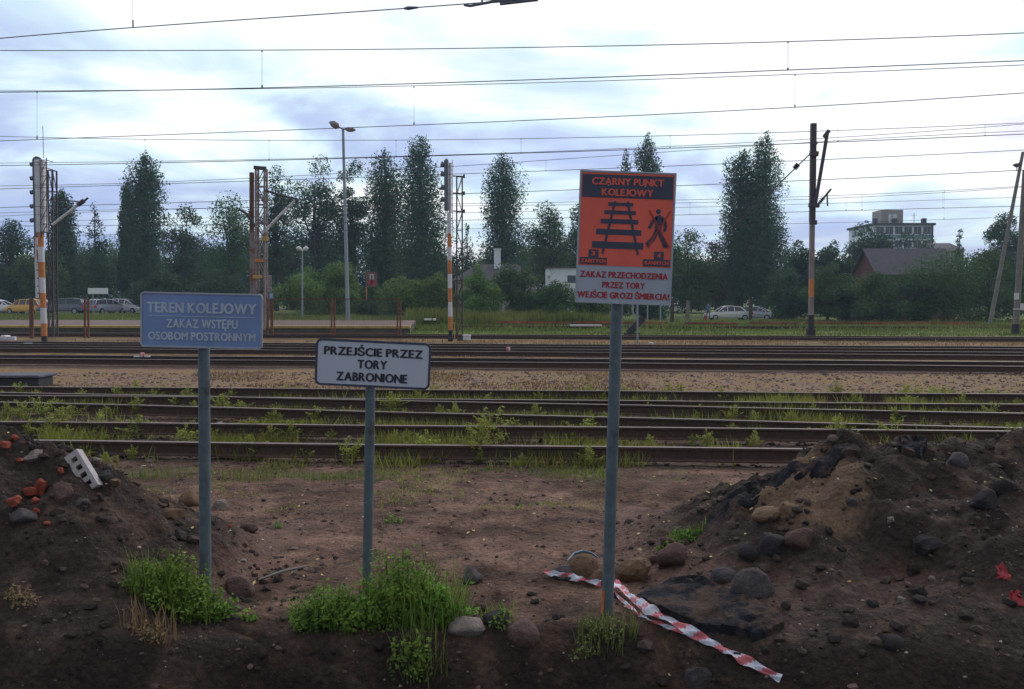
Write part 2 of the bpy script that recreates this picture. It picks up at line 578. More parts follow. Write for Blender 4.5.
M['mast_o'] = simple('mast_orange', (0.58, 0.22, 0.07), 0.6, 0, 0.15, 6, dirt=(0.3, 0.13, 0.05, 0.6))
M['mast_k'] = simple('mast_black', (0.025, 0.028, 0.035), 0.6, 0, 0.2, 6)
M['mast_dark'] = simple('mast_dark_steel', (0.075, 0.065, 0.075), 0.7, 0.1, 0.3, 6)
M['rust'] = simple('rusty_steel', (0.17, 0.075, 0.05), 0.85, 0, 0.4, 10, 0.3)
M['rust_pale'] = simple('rusty_pale_steel', (0.26, 0.22, 0.22), 0.8, 0, 0.25, 3, dirt=(0.24, 0.08, 0.04, 0.55))
M['signal_k'] = simple('signal_backing_black', (0.15, 0.17, 0.21), 0.6, 0, 0.2, 6)
M['conc'] = simple('concrete_pole', (0.21, 0.19, 0.18), 0.9, 0, 0.2, 3, 0.2)
M['plat'] = simple('platform_paving', (0.16, 0.10, 0.085), 0.9, 0, 0.3, 1.3, 0.2, 20)
M['plat_side'] = simple('platform_side', (0.085, 0.08, 0.06), 0.9, 0, 0.35, 1.5, 0.3, 20)
M['yellow'] = simple('yellow_edge_paint', (0.48, 0.33, 0.10), 0.7, 0, 0.2, 3)
M['asphalt'] = simple('broken_asphalt', (0.018, 0.019, 0.025), 0.9, 0, 0.6, 7, 1.0, 30, dirt=(0.072, 0.050, 0.041, 0.50), spec=0.12)
M['brick_red'] = simple('brick_fragment', (0.27, 0.058, 0.032), 0.85, 0, 0.35, 18, 0.5)
M['block'] = simple('perforated_block', (0.46, 0.42, 0.43), 0.85, 0, 0.15, 18, 0.4, 80, dirt=(0.13, 0.10, 0.09, 0.58))
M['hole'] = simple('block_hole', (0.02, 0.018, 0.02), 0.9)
for k, c in dict(st_grey=(0.1, 0.088, 0.09), st_pink=(0.15, 0.095, 0.085), st_tan=(0.2, 0.125, 0.08), st_dark=(0.05, 0.045, 0.047),
                 st_pale=(0.26, 0.22, 0.2), st_red=(0.115, 0.068, 0.06)).items():
    M[k] = simple('stone_' + k[3:], c, 0.85, 0, 0.35, 9, 1.0, 38, dirt=(0.05, 0.038, 0.034, 0.52), spec=0.15)
M['tape_w'] = simple('tape_white', (0.66, 0.66, 0.76), 0.35, 0, 0.06, 12, dirt=(0.3, 0.25, 0.24, 0.68))
M['tape_r'] = simple('tape_red', (0.62, 0.16, 0.19), 0.35, 0, 0.3, 12)
M['redplast'] = simple('red_plastic', (0.30, 0.012, 0.018), 0.4, 0, 0.2, 20)
M['blueplast'] = simple('blue_plastic', (0.06, 0.13, 0.22), 0.4, 0, 0.2, 20)
M['leafbit'] = simple('fallen_leaf', (0.55, 0.40, 0.14), 0.8, 0, 0.4, 1.5)
M['pebble'] = simple('pebble_mix', (0.21, 0.16, 0.145), 0.85, 0, 0.7, 2.5)
M['bark'] = simple('bark', (0.085, 0.07, 0.06), 0.95, 0, 0.3, 4, 0.5)
M['f_poplar'] = foliage('poplar_leaves', (0.040, 0.092, 0.058), (0.092, 0.185, 0.105))
M['f_dark'] = foliage('dark_tree_leaves', (0.030, 0.070, 0.042), (0.075, 0.145, 0.072))
M['f_mid'] = foliage('mid_green_leaves', (0.045, 0.098, 0.038), (0.115, 0.205, 0.075))
M['f_bright'] = foliage('bright_shrub_leaves', (0.055, 0.115, 0.028), (0.20, 0.32, 0.085))
M['f_red'] = foliage('reddish_leaves', (0.04, 0.028, 0.018), (0.12, 0.075, 0.045))
M['f_weed'] = foliage('nettle_leaves', (0.05, 0.11, 0.018), (0.25, 0.42, 0.075), 0.4, 0.1)
M['f_yel'] = foliage('yellow_green_weed', (0.16, 0.185, 0.036), (0.46, 0.49, 0.12), 0.35, 0.15)
M['f_grass'] = foliage('grass_blades', (0.09, 0.13, 0.03), (0.26, 0.31, 0.095), 0.3)
M['f_dry'] = foliage('dry_grass_blades', (0.14, 0.09, 0.045), (0.40, 0.29, 0.15), 0.3)
M['glass'] = simple('window_glass', (0.05, 0.06, 0.075), 0.12, 0, 0.1, 1, spec=0.7)
M['tyre'] = simple('tyre_rubber', (0.02, 0.02, 0.022), 0.9)
M['rim'] = simple('wheel_rim', (0.4, 0.4, 0.42), 0.4, 0.6)
M['lamp_red'] = simple('tail_lamp', (0.6, 0.02, 0.03), 0.3)
M['lamp_clear'] = simple('head_lamp', (0.7, 0.7, 0.75), 0.2)
M['plate'] = simple('number_plate', (0.7, 0.7, 0.7), 0.5)

# ------------------------------------------------------------------ ground
def lines(segs):
    out = []
    for a, b, st in segs:
        out.append(np.arange(a, b - 1e-6, st))
    out.append(np.array([segs[-1][1]]))
    return np.concatenate(out)


gx = lines([(-800, -200, 100), (-200, -60, 14), (-60, -16, 1.1), (-16, -5, 0.16), (-5, 5, 0.026), (5, 16, 0.16), (16, 60, 1.1), (60, 200, 14), (200, 800, 100)])
gy = lines([(-60, -4, 8), (-4, 2.2, 0.5), (2.2, 4.0, 0.06), (4.0, 5.2, 0.018), (5.2, 8.8, 0.03), (8.8, 17, 0.09), (17, 45, 0.4), (45, 110, 1.5), (110, 300, 15), (300, 1300, 200)])
g = link('ground', grid_mesh('ground', gx, gy, base), M['ground'])
setp(g, kind='structure')

g = link('soil_heap', grid_mesh('soil_heap', np.arange(-7.4, -0.75, 0.024), np.arange(3.35, 7.1, 0.024), heap_l), M['heap'], origin=(-3.4, 5.4, 0))
setp(g, 'dark heap of dug earth strewn with rubble and red brick bits at the left', 'soil heap', 'heaps of dug earth')
g = link('soil_heap', grid_mesh('soil_heap', np.arange(0.4, 8.4, 0.026), np.arange(3.35, 7.7, 0.026), heap_r), M['heap'], origin=(3.4, 6, 0))
setp(g, 'large brown heap of dug earth with boulders and asphalt crust at the right', 'soil heap', 'heaps of dug earth')

# ------------------------------------------------------------------ railway tracks
def line2(p0, d0, p1, d1):
    x0 = (p0 - 512) / F * d0; x1 = (p1 - 512) / F * d1
    b = (d1 - d0) / (x1 - x0)
    return d0 - b * x0, b


PROF = [(-.065, 0), (-.065, .012), (-.012, .03), (-.012, .115), (-.034, .125), (-.034, .15), (.034, .15), (.034, .125), (.012, .115), (.012, .03), (.065, .012), (.065, 0)]


def rail_mb(a, b, xa, xb, z0):
    mb = MB()
    nrm = Vector((-b, 1, 0)).normalized()
    pts = []
    n = 12
    xs = [xa + (xb - xa) * i / n for i in range(n + 1)]
    for x in xs:
        y = a + b * x
        for (u, w) in PROF:
            pts.append((x + nrm.x * u, y + nrm.y * u, z0 + w + 0.004 * math.sin(x * 0.9)))
    k = len(PROF)
    for i in range(n):
        for j in range(k):
            jj = (j + 1) % k
            mb_f = (i * k + j, i * k + jj, (i + 1) * k + jj, (i + 1) * k + j)
            mb.f.append(list(mb_f)); mb.m.append(1 if j == 5 else 0); mb.s.append(False)
    mb.v = [tuple(p) for p in pts]
    mb.f.append(list(range(k))); mb.m.append(0); mb.s.append(False)
    mb.f.append([n * k + j for j in range(k - 1, -1, -1)]); mb.m.append(0); mb.s.append(False)
    return mb


def track(nl, nr, fl, fr, label, z0=0.02, head='rail_head', xr=None, slp='sleeper', sub=0.0):
    an, bn = line2(0, nl, 1024, nr)
    af, bf = line2(0, fl, 1024, fr)
    reach = fl * 0.60 + 2.5
    xa, xb = xr if xr else (-reach, reach)
    root = thing('railway_track', (0, (an + af) / 2, 0), label, 'railway track', 'railway tracks across the yard')
    rail_mb(an, bn, xa, xb, z0).build('rail', [M['rail_rust'], M[head]], root)
    rail_mb(af, bf, xa, xb, z0).build('rail', [M['rail_rust'], M[head]], root)
    am, bm = (an + af) / 2, (bn + bf) / 2
    n = min(98, int((xb - xa) / 0.62))
    st = (xb - xa) / n
    mb = MB(); mb.bevbox((-.12, -1.28, -.10), (.12, 1.28, 0.0), .012)
    if fl < 20:
        for sy in (-.74, .74):
            mb.box((-.08, sy - .17, .001), (.08, sy + .17, .014), 1)
            for bx in (-.05, .05):
                for by in (-.11, .11): mb.tube([(bx, sy + by, .0145), (bx, sy + by, .055)], .017, 6, 1)
    p = mb.build('sleeper', [M[slp], M['rust_plate']], root)
    for i in range(n):
        o = p if i == 0 else p.copy()
        if i: COL.objects.link(o); o.parent = root
        x = xa + st * (i + .5) + random.uniform(-.04, .04)
        o.location = (x, am + bm * x - wloc(root).y, z0 - 0.004 + random.uniform(-.02, 0) + sub)
        o.rotation_euler = (0, 0, math.atan(bm) + random.uniform(-.03, .03))
    return root


track(9.9, 9.15, 11.4, 10.6, 'nearest railway track with rusty rails and yellow weeds, just beyond the bare soil', z0=0.03)
track(13.68, 10.9, 15.12, 12.3, 'second railway track from the front, slanting towards the nearest track at the right', z0=0.026)
track(14.7, 13.4, 16.2, 14.85, 'third railway track from the front, bordering the strip of pinkish gravel', z0=0.022)
track(24.1, 21.2, 25.6, 22.7, 'railway track just beyond the strip of pinkish gravel and dry grass', head='rail_bright')
track(29.0, 25.2, 30.5, 26.7, 'middle main line track behind the gravel strip, second beyond the gravel', z0=0.03, head='rail_bright')
track(32.3, 28.6, 33.8, 30.1, 'main line track running in front of the striped signal masts', z0=0.024, head='rail_bright', slp='sleeper_c')
track(41.9, 36.7, 43.4, 38.2, 'railway track running along the low platform edge', head='rail_bright', slp='sleeper_c')
track(55.5, 52.5, 57.0, 54.0, 'farthest railway track in the grass at the right, partly overgrown', z0=0.0, xr=(-3.5, 42))

# ------------------------------------------------------------------ platform
pa, pb = line2(0, 47.3, 1024, 44.3)
mb = MB(); xe = -5.3; xl = -60
for mi, (z0_, z1_, dy0, dy1) in enumerate([(-.2, .38, 0.0, 11.5)]):
    f = lambda x, d: pa + pb * x + d
    vs = [(xl, f(xl, 0), -.2), (xe, f(xe, 0), -.2), (xe - 1, f(xe, 12), -.2), (xl, f(xl, 12), -.2),
          (xl, f(xl, 0), .34), (xe, f(xe, 0), .34), (xe - 1, f(xe, 12), .42), (xl, f(xl, 12), .42)]
    mb.add(vs, [(4, 5, 6, 7)], 0)
    mb.add(vs, [(0, 1, 5, 4), (1, 2, 6, 5), (2, 3, 7, 6), (3, 0, 4, 7)], 1)
pr = thing('railway_platform', (-30, 50, 0), 'low railway platform with reddish paving and yellow edge line at the left', 'platform')
mb.build('platform_body', [M['plat'], M['plat_side']], pr)
mb = MB()
mb.add([(xl, f(xl, -.06), .28), (xe, f(xe, -.06), .28), (xe, f(xe, .5), .28), (xl, f(xl, .5), .28),
        (xl, f(xl, -.06), .40), (xe, f(xe, -.06), .40), (xe, f(xe, .5), .40), (xl, f(xl, .5), .40)],
       [(0, 1, 5, 4), (1, 2, 6, 5), (2, 3, 7, 6), (3, 0, 4, 7), (4, 5, 6, 7)], 0)
mb.build('edge_stones', M['yellow'], pr)

# ------------------------------------------------------------------ trees
def rand_dirs(n, r=rng):
    d = r.normal(size=(n, 3))
    return d / np.linalg.norm(d, axis=1)[:, None]


def leaf_quads(cen, nrm, size, r=rng, narrow=0.6):
    n = len(cen)
    t = np.cross(nrm, rand_dirs(n, r)); t /= np.linalg.norm(t, axis=1)[:, None] + 1e-9
    b = np.cross(nrm, t)
    s = (size * r.uniform(0.6, 1.35, n))[:, None]
    q = np.stack([cen - t * s * .5, cen + b * s * narrow * .5 + t * s * .05, cen + t * s * .5, cen - b * s * narrow * .5 + t * s * .05], 1)
    q += r.normal(size=q.shape) * (s[:, None] * 0.07)
    return q


def blobs_to_leaves(blobs, nleaf, size, r, shell=0.5):
    """blobs: (n, [x,y,z,rx,ry,rz])"""
    blobs = np.array(blobs, float)
    vol = blobs[:, 3] * blobs[:, 5]
    idx = r.choice(len(blobs), nleaf, p=vol / vol.sum())
    bl = blobs[idx]
    d = rand_dirs(nleaf, r)
    rr = (shell + (1.08 - shell) * r.random(nleaf) ** 0.7)[:, None]
    c = bl[:, :3] + d * rr * bl[:, 3:6]
    nm = d * 0.7 + rand_dirs(nleaf, r) * 0.9 + np.array([0, 0, .25]); nm /= np.linalg.norm(nm, axis=1)[:, None]
    btone = r.uniform(0.1, 0.8, len(blobs))[idx]
    tone = np.clip(btone * 0.6 + r.uniform(0, 0.55, nleaf), 0, 1)
    return leaf_quads(c, nm, size, r), tone


def tree(kind, px, top, d, wpx, label, mt='f_dark', name='tree', base_z=None, dens=1.0, low=0.12, seed=0, leaf=None, group='trees beyond the railway yard', cat='tree'):
    r = np.random.default_rng(1000 + seed + int(px) * 7)
    tp = P(px, top, d)
    x = tp[0]
    z0 = float(base(x, d)) if base_z is None else base_z
    H = tp[2] - z0
    Wd = wpx / F * d
    root = thing(name, (x, d, z0), label, cat, group)
    leaf = leaf or max(0.18, d * 0.0024)
    blobs = []
    mb = MB()
    if kind == 'poplar':
        nb = 120
        for i in range(nb):
            t = (i + r.random()) / nb
            zc = low * H + (1 - low) * H * t * 0.97
            prof = (min(1, (t + .10) * 2.6) ** .6) * (1 - t ** 5.0) ** .8 * (0.90 + 0.12 * math.sin(t * 9 + px)) * .92
            R = Wd * .66 * prof
            a = r.uniform(0, 2 * math.pi)
            q = R * r.uniform(.10, .62)
            rb = max(0.40, R * r.uniform(.40, .56))
            zmax = z0 + H - rb * 1.5
            blobs.append((x + q * math.cos(a), d + q * math.sin(a), min(z0 + zc, zmax + r.uniform(-.2, .3)), rb, rb, rb * r.uniform(1.3, 2.0)))
        n = int(22000 * dens)
        mb.tube([(x, d, z0 - .2), (x + .05, d, z0 + H * .4), (x, d, z0 + H * .93)], [Wd * .07 + .12, Wd * .04 + .08, .03], 7)
        for i in range(14):
            t = r.uniform(.12, .8); a = r.uniform(0, 6.28); R = Wd * .33
            mb.tube([(x, d, z0 + H * t), (x + R * .6 * math.cos(a), d + R * .6 * math.sin(a), z0 + H * (t + .07)), (x + R * math.cos(a), d + R * math.sin(a), z0 + H * (t + .17))], [.07, .05, .02], 4)
    elif kind == 'cone':
        for i in range(60):
            t = (i + r.random()) / 60
            R = Wd * .62 * (1 - t) ** .75
            a = r.uniform(0, 6.28); q = R * r.uniform(.1, .75); rb = max(.3, R * r.uniform(.3, .45))
            blobs.append((x + q * math.cos(a), d + q * math.sin(a), z0 + H * (low + (1 - low) * t) * .97, rb, rb, rb * 1.2))
        n = int(5500 * dens)
        mb.tube([(x, d, z0 - .2), (x, d, z0 + H * .95)], [.2, .03], 7)
    else:
        sparse = kind == 'sparse'
        nb = 46 if sparse else 44
        cz = z0 + H * (.56 if sparse else .50); rz = H * (.46 if sparse else .52)
        if kind == 'bush': cz = z0 + H * .42; rz = H * .60; nb = 26
        limbs = []
        for i in range(nb):
            dr = rand_dirs(1, r)[0]; q = r.uniform(.3, .82)
            c = np.array([x, d, cz]) + dr * q * np.array([Wd * .58, Wd * .52, rz])
            if c[2] > cz: c[2] = cz + (c[2] - cz) * 1.0
            rb = min(Wd / 2, rz) * r.uniform(.2, .34) * (1.15 if sparse else 1.3)
            c[2] = min(c[2], z0 + H - rb * .8)
            c[2] = max(c[2], z0 + rb * .3)
            blobs.append((*c, rb * 1.15, rb * 1.15, rb * .9)); limbs.append(c)
        rb = Wd * (.13 if kind != 'sparse' else .20)
        blobs.append((x + r.uniform(-.1, .1) * Wd, d, z0 + H - rb * .9, rb, rb, rb))
        n = int((10500 if sparse else 13500) * dens)
        if kind == 'bush': n = int(11000 * dens)
        fork = H * (.15 if kind == 'bush' else .3)
        mb.tube([(x, d, z0 - .2), (x + .1, d, z0 + fork), (x, d, z0 + H * .82)], [.10 + H * .012, .08 + H * .009, .03], 7)
        for c in limbs[:26]:
            m_ = np.array([x + .05, d, z0 + fork + (c[2] - z0 - fork) * .35])
            k_ = (m_ * .4 + c * .6) + r.normal(size=3) * .15
            mb.tube([m_, k_, c], [.04 + H * .005, .05, .015], 4)
    mb.build('trunk', M['bark'], root)
    q, tone = blobs_to_leaves(blobs, n, leaf, r, 0.35)
    link('crown', quad_mesh('crown', q, tone), M[mt], root)
    return root


TR = [
    # kind, px, top, d, w, mat, label
    ('round', 8, 219, 105, 62, 'f_dark', 'dark round tree at the far left edge, left of the white signal mast', 1),
    ('poplar', 62, 188, 118, 40, 'f_poplar', 'short poplar right behind the tall white signal mast', 1),
    ('cone', 94, 199, 108, 56, 'f_dark', 'dark conical tree between the short poplar and the tall left poplar', 1),
    ('poplar', 126, 184, 112, 24, 'f_poplar', 'thin side poplar leaning on the left flank of the tall left poplar', .6),
    ('poplar', 145, 150, 110, 48, 'f_poplar', 'tall full poplar, leftmost of the high poplars, above the blue sign', 1.15),
    ('sparse', 182, 203, 122, 50, 'f_dark', 'thin ragged tree with see-through top right of the tall left poplar', .7),
    ('sparse', 229, 192, 112, 66, 'f_mid', 'open crowned tree just left of the rusty mast', .85),
    ('sparse', 275, 166, 118, 42, 'f_dark', 'tall wispy tree behind the rusty lattice mast', .7),
    ('sparse', 314, 156, 112, 62, 'f_poplar', 'broad airy tree just left of the tall street lamp', 1.2),
    ('sparse', 352, 160, 116, 44, 'f_poplar', 'airy tree right behind the tall street lamp', 1.0),
    ('poplar', 385, 146, 112, 56, 'f_poplar', 'poplar between the tall street lamp and the highest poplar', 1),
    ('poplar', 420, 131, 106, 60, 'f_poplar', 'highest poplar, directly left of the slim striped signal mast', 1.25),
    ('cone', 467, 221, 120, 40, 'f_dark', 'small dark tree in the gap right of the slim striped signal mast', .7),
    ('poplar', 503, 149, 112, 52, 'f_poplar', 'lone poplar above the grey roof with the white chimney', 1),
    ('sparse', 549, 202, 118, 58, 'f_mid', 'rounded light tree between the lone poplar and the red sign', 1),
    ('sparse', 580, 204, 122, 50, 'f_dark', 'rounded dark tree partly hidden by the left edge of the red sign', 1),
    ('poplar', 626, 146, 128, 34, 'f_poplar', 'shorter of the two poplar tops rising above the red sign', .5),
    ('poplar', 648, 129, 126, 38, 'f_poplar', 'taller of the two poplar tops rising above the red sign', .8),
    ('round', 688, 229, 106, 66, 'f_mid', 'round leafy tree just right of the red sign', 1),
    ('round', 716, 240, 118, 40, 'f_red', 'reddish brown tree between the red sign and the right poplars', .7),
    ('poplar', 741, 146, 106, 52, 'f_poplar', 'left and lower poplar of the right pair behind the silver saloon car', 1.1),
    ('poplar', 766, 130, 106, 54, 'f_poplar', 'right and higher poplar of the right pair behind the silver saloon car', 1.2),
    ('round', 800, 240, 116, 44, 'f_dark', 'dark tree just left of the rusty right mast', 1),
    ('round', 832, 240, 112, 46, 'f_dark', 'dark tree just right of the rusty right mast', 1),
    ('sparse', 868, 222, 135, 52, 'f_dark', 'airy dark tree at the left end of the block of flats', 1.3),
    ('round', 905, 230, 130, 62, 'f_dark', 'dark tree hiding the lower storeys of the block of flats', 1),
    ('cone', 960, 227, 128, 32, 'f_dark', 'small pointed tree just right of the block of flats', .7),
    ('sparse', 1008, 212, 118, 52, 'f_dark', 'tall dark tree behind the leaning lamp pole', 1.2),
    ('sparse', 40, 250, 100, 60, 'f_mid', 'lighter tree low behind the base of the white signal mast', 1),
]
for i, (k, px, top, d, w, mt, lb, dn) in enumerate(TR):
    tree(k, px, top, d, w, lb, mt, {'poplar': 'poplar_tree', 'cone': 'conifer_tree'}.get(k, 'broadleaf_tree'), dens=dn, seed=i, low=.07)

# second row: dark trees filling the wood behind
BK = [(15, 248, 0), (75, 240, 1), (115, 236, 2), (160, 245, 0), (200, 238, 1), (245, 240, 2), (290, 232, 0), (335, 225, 1), (375, 228, 0), (410, 240, 2), (447, 250, 1), (480, 255, 0), (520, 240, 2),
      (560, 235, 1), (605, 235, 0), (645, 240, 1), (675, 240, 2), (720, 262, 0), (785, 258, 1), (815, 262, 2), (850, 256, 0), (1000, 255, 2), (1045, 235, 1), (-25, 240, 0), (-70, 225, 1), (1090, 230, 2)]
words = ['between the first two poplars', 'behind the parked cars', 'below the gap in the poplars']
gap = {15: 'low dark tree at the left edge behind the yellow car', 75: 'low dark tree behind the grey van', 115: 'low dark tree behind the silver estate cars', 160: 'low dark tree filling the foot of the tall left poplar',
       200: 'low dark tree behind the blue sign', 245: 'low dark tree behind the rusty mast pair', 290: 'low dark tree behind the small twin lamp', 335: 'low dark tree behind the tall street lamp foot',
       375: 'low dark tree behind the brown notice board', 410: 'low dark tree at the foot of the highest poplar', 447: 'low dark tree behind the slim striped mast', 480: 'low dark tree behind the white chimney',
       520: 'low dark tree right of the white chimney roof', 560: 'low dark tree behind the white shed', 605: 'low dark tree hidden behind the red sign, left half', 645: 'low dark tree hidden behind the red sign, right half',
       675: 'low dark tree at the right edge of the red sign', 720: 'low dark tree behind the tail of the silver saloon', 785: 'low dark tree right of the right poplar pair', 815: 'low dark tree behind the rusty right mast',
       850: 'low dark tree left of the brick house', 1000: 'low dark tree behind the leaning lamp pole foot', 1045: 'low dark tree outside the right edge behind the concrete pole',
       -25: 'low dark tree outside the left edge nearest the frame', -70: 'low dark tree farthest out beyond the left edge', 1090: 'low dark tree farthest out beyond the right edge'}
for i, (px, top, k) in enumerate(BK):
    tree('round', px, top + random.uniform(-4, 8), 138 + 6 * k, 96, gap[px], ['f_dark', 'f_dark', 'f_mid'][k], 'broadleaf_tree', dens=1.1, seed=500 + i, low=.05)

SH = [(155, 268, 96, 60, 'f_dark', 'dark shrub behind the blue sign, left part'), (215, 268, 96, 66, 'f_dark', 'dark shrub behind the blue sign, right part'),
      (262, 280, 92, 40, 'f_dark', 'dark shrub behind the rusty lattice mast'),
      (306, 267, 84, 62, 'f_bright', 'bright rounded shrub left of the tall street lamp'), (336, 262, 86, 44, 'f_bright', 'bright shrub tucked behind the tall street lamp'),
      (372, 284, 88, 46, 'f_mid', 'low shrub beneath the brown notice board'), (404, 275, 84, 50, 'f_bright', 'bright shrub between notice board and slim striped mast'),
      (440, 272, 84, 44, 'f_bright', 'bright shrub directly behind the slim striped mast'), (478, 264, 82, 48, 'f_bright', 'bright shrub below the white chimney'),
      (522, 250, 84, 50, 'f_mid', 'tall shrub right of the white chimney'), (556, 280, 82, 46, 'f_mid', 'shrub in front of the white shed'),
      (590, 286, 84, 50, 'f_bright', 'low shrub behind the lower left corner of the red sign'), (640, 276, 92, 50, 'f_dark', 'shrub behind the red sign'),
      (788, 268, 88, 54, 'f_dark', 'shrub directly right of the silver saloon'), (828, 262, 84, 50, 'f_mid', 'shrub just right of the rusty right mast'),
      (882, 272, 80, 56, 'f_mid', 'small rounded tree in front of the brick house gable'), (855, 288, 84, 40, 'f_dark', 'low shrub left of the brick house'),
      (914, 272, 82, 60, 'f_dark', 'low shrub in front of the brick house wall'),
      (945, 247, 80, 84, 'f_mid', 'large rounded shrub covering the right end of the brick house'), (990, 248, 82, 78, 'f_mid', 'largest spreading shrub at the right, by the leaning pole'),
      (1040, 262, 84, 66, 'f_dark', 'dark shrub at the right edge behind the concrete pole'), (-20, 280, 95, 60, 'f_dark', 'dark shrub outside the left edge')]
for i, (px, top, d, w, mt, lb) in enumerate(SH):
    tree('bush', px, top, d, w, lb, mt, 'shrub', dens=.95, seed=900 + i, group='shrubs beyond the yard', cat='shrub')

# thin evening haze
mb = MB(); mb.box((-900, -62, -2.2), (900, 1400, 32))
m = bpy.data.materials.new('haze_air'); m.use_nodes = True; t = m.node_tree; t.nodes.clear()
pv = N(t, 'ShaderNodeVolumePrincipled'); pv.inputs['Color'].default_value = (0.62, 0.78, 1.0, 1); pv.inputs['Density'].default_value = 0.0006
L(t, pv.outputs[0], N(t, 'ShaderNodeOutputMaterial').inputs['Volume'])
setp(mb.build('haze', m), kind='stuff')

# ------------------------------------------------------------------ buildings
def building_box(mb, x0, x1, y0, y1, z0, z1, mi=0):
    mb.box((x0, y0, z0), (x1, y1, z1), mi)


M['wall_white'] = simple('render_white', (0.78, 0.82, 0.88), 0.85, 0, 0.08, 1.0, dirt=(0.3, 0.3, 0.32, 0.6))
M['wall_beige'] = simple('render_beige', (0.36, 0.32, 0.30), 0.85, 0, 0.08, 1.0)
M['wall_brick'] = simple('brick_wall', (0.15, 0.06, 0.048), 0.9, 0, 0.3, 3.0)
M['roof_grey'] = simple('roof_felt_grey', (0.085, 0.08, 0.09), 0.9, 0, 0.2, 2.0)
M['panel_blue'] = simple('balcony_panel', (0.20, 0.27, 0.36), 0.7, 0, 0.1, 1.0)
M['winframe'] = simple('window_frame_paint', (0.5, 0.5, 0.52), 0.6)

D = 190.0
def X_(px, d): return (px - 512) / F * d
bx0, bx1 = X_(872, D), X_(931, D)
ztop = float(P(900, 223, D)[2])
bl = thing('block_of_flats', ((bx0 + bx1) / 2, D, 0), 'pale block of flats with dark roof edge and rooftop box, far behind the brick house', 'apartment block')
mb = MB(); mb.box((bx0, D, -1), (bx1, D + 14, ztop - .5)); mb.build('wall', M['wall_white'], bl)
mb = MB(); mb.box((bx0 - .4, D - .4, ztop - .497), (bx1 + .4, D + 14.4, ztop)); rf = mb.build('roof', M['roof_grey'], bl)
mb = MB()
for c in (bx0 + .8, bx0 + 5, bx1 - 1.3):
    mb.box((c, D + 2, ztop + .003), (c + .8, D + 3, ztop + 1.2))
mb.build('chimney', M['roof_grey'], rf)
px0, px1 = X_(887, D), X_(909, D)
mb = MB(); mb.box((px0, D + 4, ztop + .003), (px1, D + 9, ztop + 3.2)); pn = mb.build('rooftop_box', M['wall_beige'], rf)
mb = MB(); mb.box((px0 + 1.5, D + 3.6, ztop + .004), (px0 + 3.2, D + 3.997, ztop + 2.2)); mb.build('rooftop_door', M['wall_white'], rf)
mb = MB(); ax = X_(918, D)
mb.tube([(ax, D + 3, ztop), (ax, D + 3, ztop + 2.4)], .06, 5); mb.bar((ax - .6, D + 3, ztop + 1.9), (ax + .6, D + 3, ztop + 1.9), .05); mb.bar((ax - .4, D + 3, ztop + 1.4), (ax + .4, D + 3, ztop + 1.4), .05)
mb.build('antenna', M['mast_dark'], rf)
for fl in range(5):
    zb = ztop - 2.9 * (fl + 1) + .6
    ncol = 6
    for k in range(ncol):
        xa = bx0 + .5 + (bx1 - bx0 - .6) * k / ncol; xb = xa + (bx1 - bx0) / ncol - .55
        mb = MB(); mb.box((xa - .06, D - .06, zb - .06), (xb + .06, D - .004, zb + 1.56)); w = mb.build('window', M['winframe'], bl)
        mb = MB(); mb.box((xa, D - .075, zb), ((xa + xb) / 2 - .04, D - .063, zb + 1.5)); mb.box(((xa + xb) / 2 + .04, D - .075, zb), (xb, D - .063, zb + 1.5)); mb.build('pane', M['glass'], w)
    mb = MB(); mb.box((bx0 + .05, D - .05, zb - 1.0), (bx1 - .45, D - .005, zb - .2)); mb.build('balcony_panel', M['panel_blue'], bl)
    mb = MB(); mb.box((bx1 - .35, D - .25, zb - 1.1), (bx1 - .05, D - .008, zb + 1.75)); mb.build('stair_strip', M['roof_grey'], bl)
    for k in range(3):
        ya = D + 1.2 + k * 4.4
        mb = MB(); mb.box((bx0 - .05, ya, zb), (bx0 - .004, ya + 2.0, zb + 1.4)); mb.build('window', M['glass'], bl)
# low neighbour block
ln = thing('low_building', (X_(945, 175), 175, 0), 'low grey roofed building between the block of flats and the pointed tree', 'building')
z_ = float(P(945, 243, 175)[2])
mb = MB(); mb.box((X_(931, 175), 175, -1), (X_(962, 175), 185, z_ - 1.5)); mb.build('wall', M['wall_beige'], ln)
mb = MB(); a_, b_ = X_(930, 175), X_(963, 175)
mb.add([(a_, 174.5, z_ - 1.5), (b_, 174.5, z_ - 1.5), (b_, 185.5, z_ - 1.5), (a_, 185.5, z_ - 1.5), (a_ + .5, 180, z_ + .3), (b_ - .5, 180, z_ + .3)],
       [(0, 1, 5, 4), (1, 2, 5), (2, 3, 4, 5), (3, 0, 4), (3, 2, 1, 0)])
mb.build('roof', M['roof_grey'], ln)

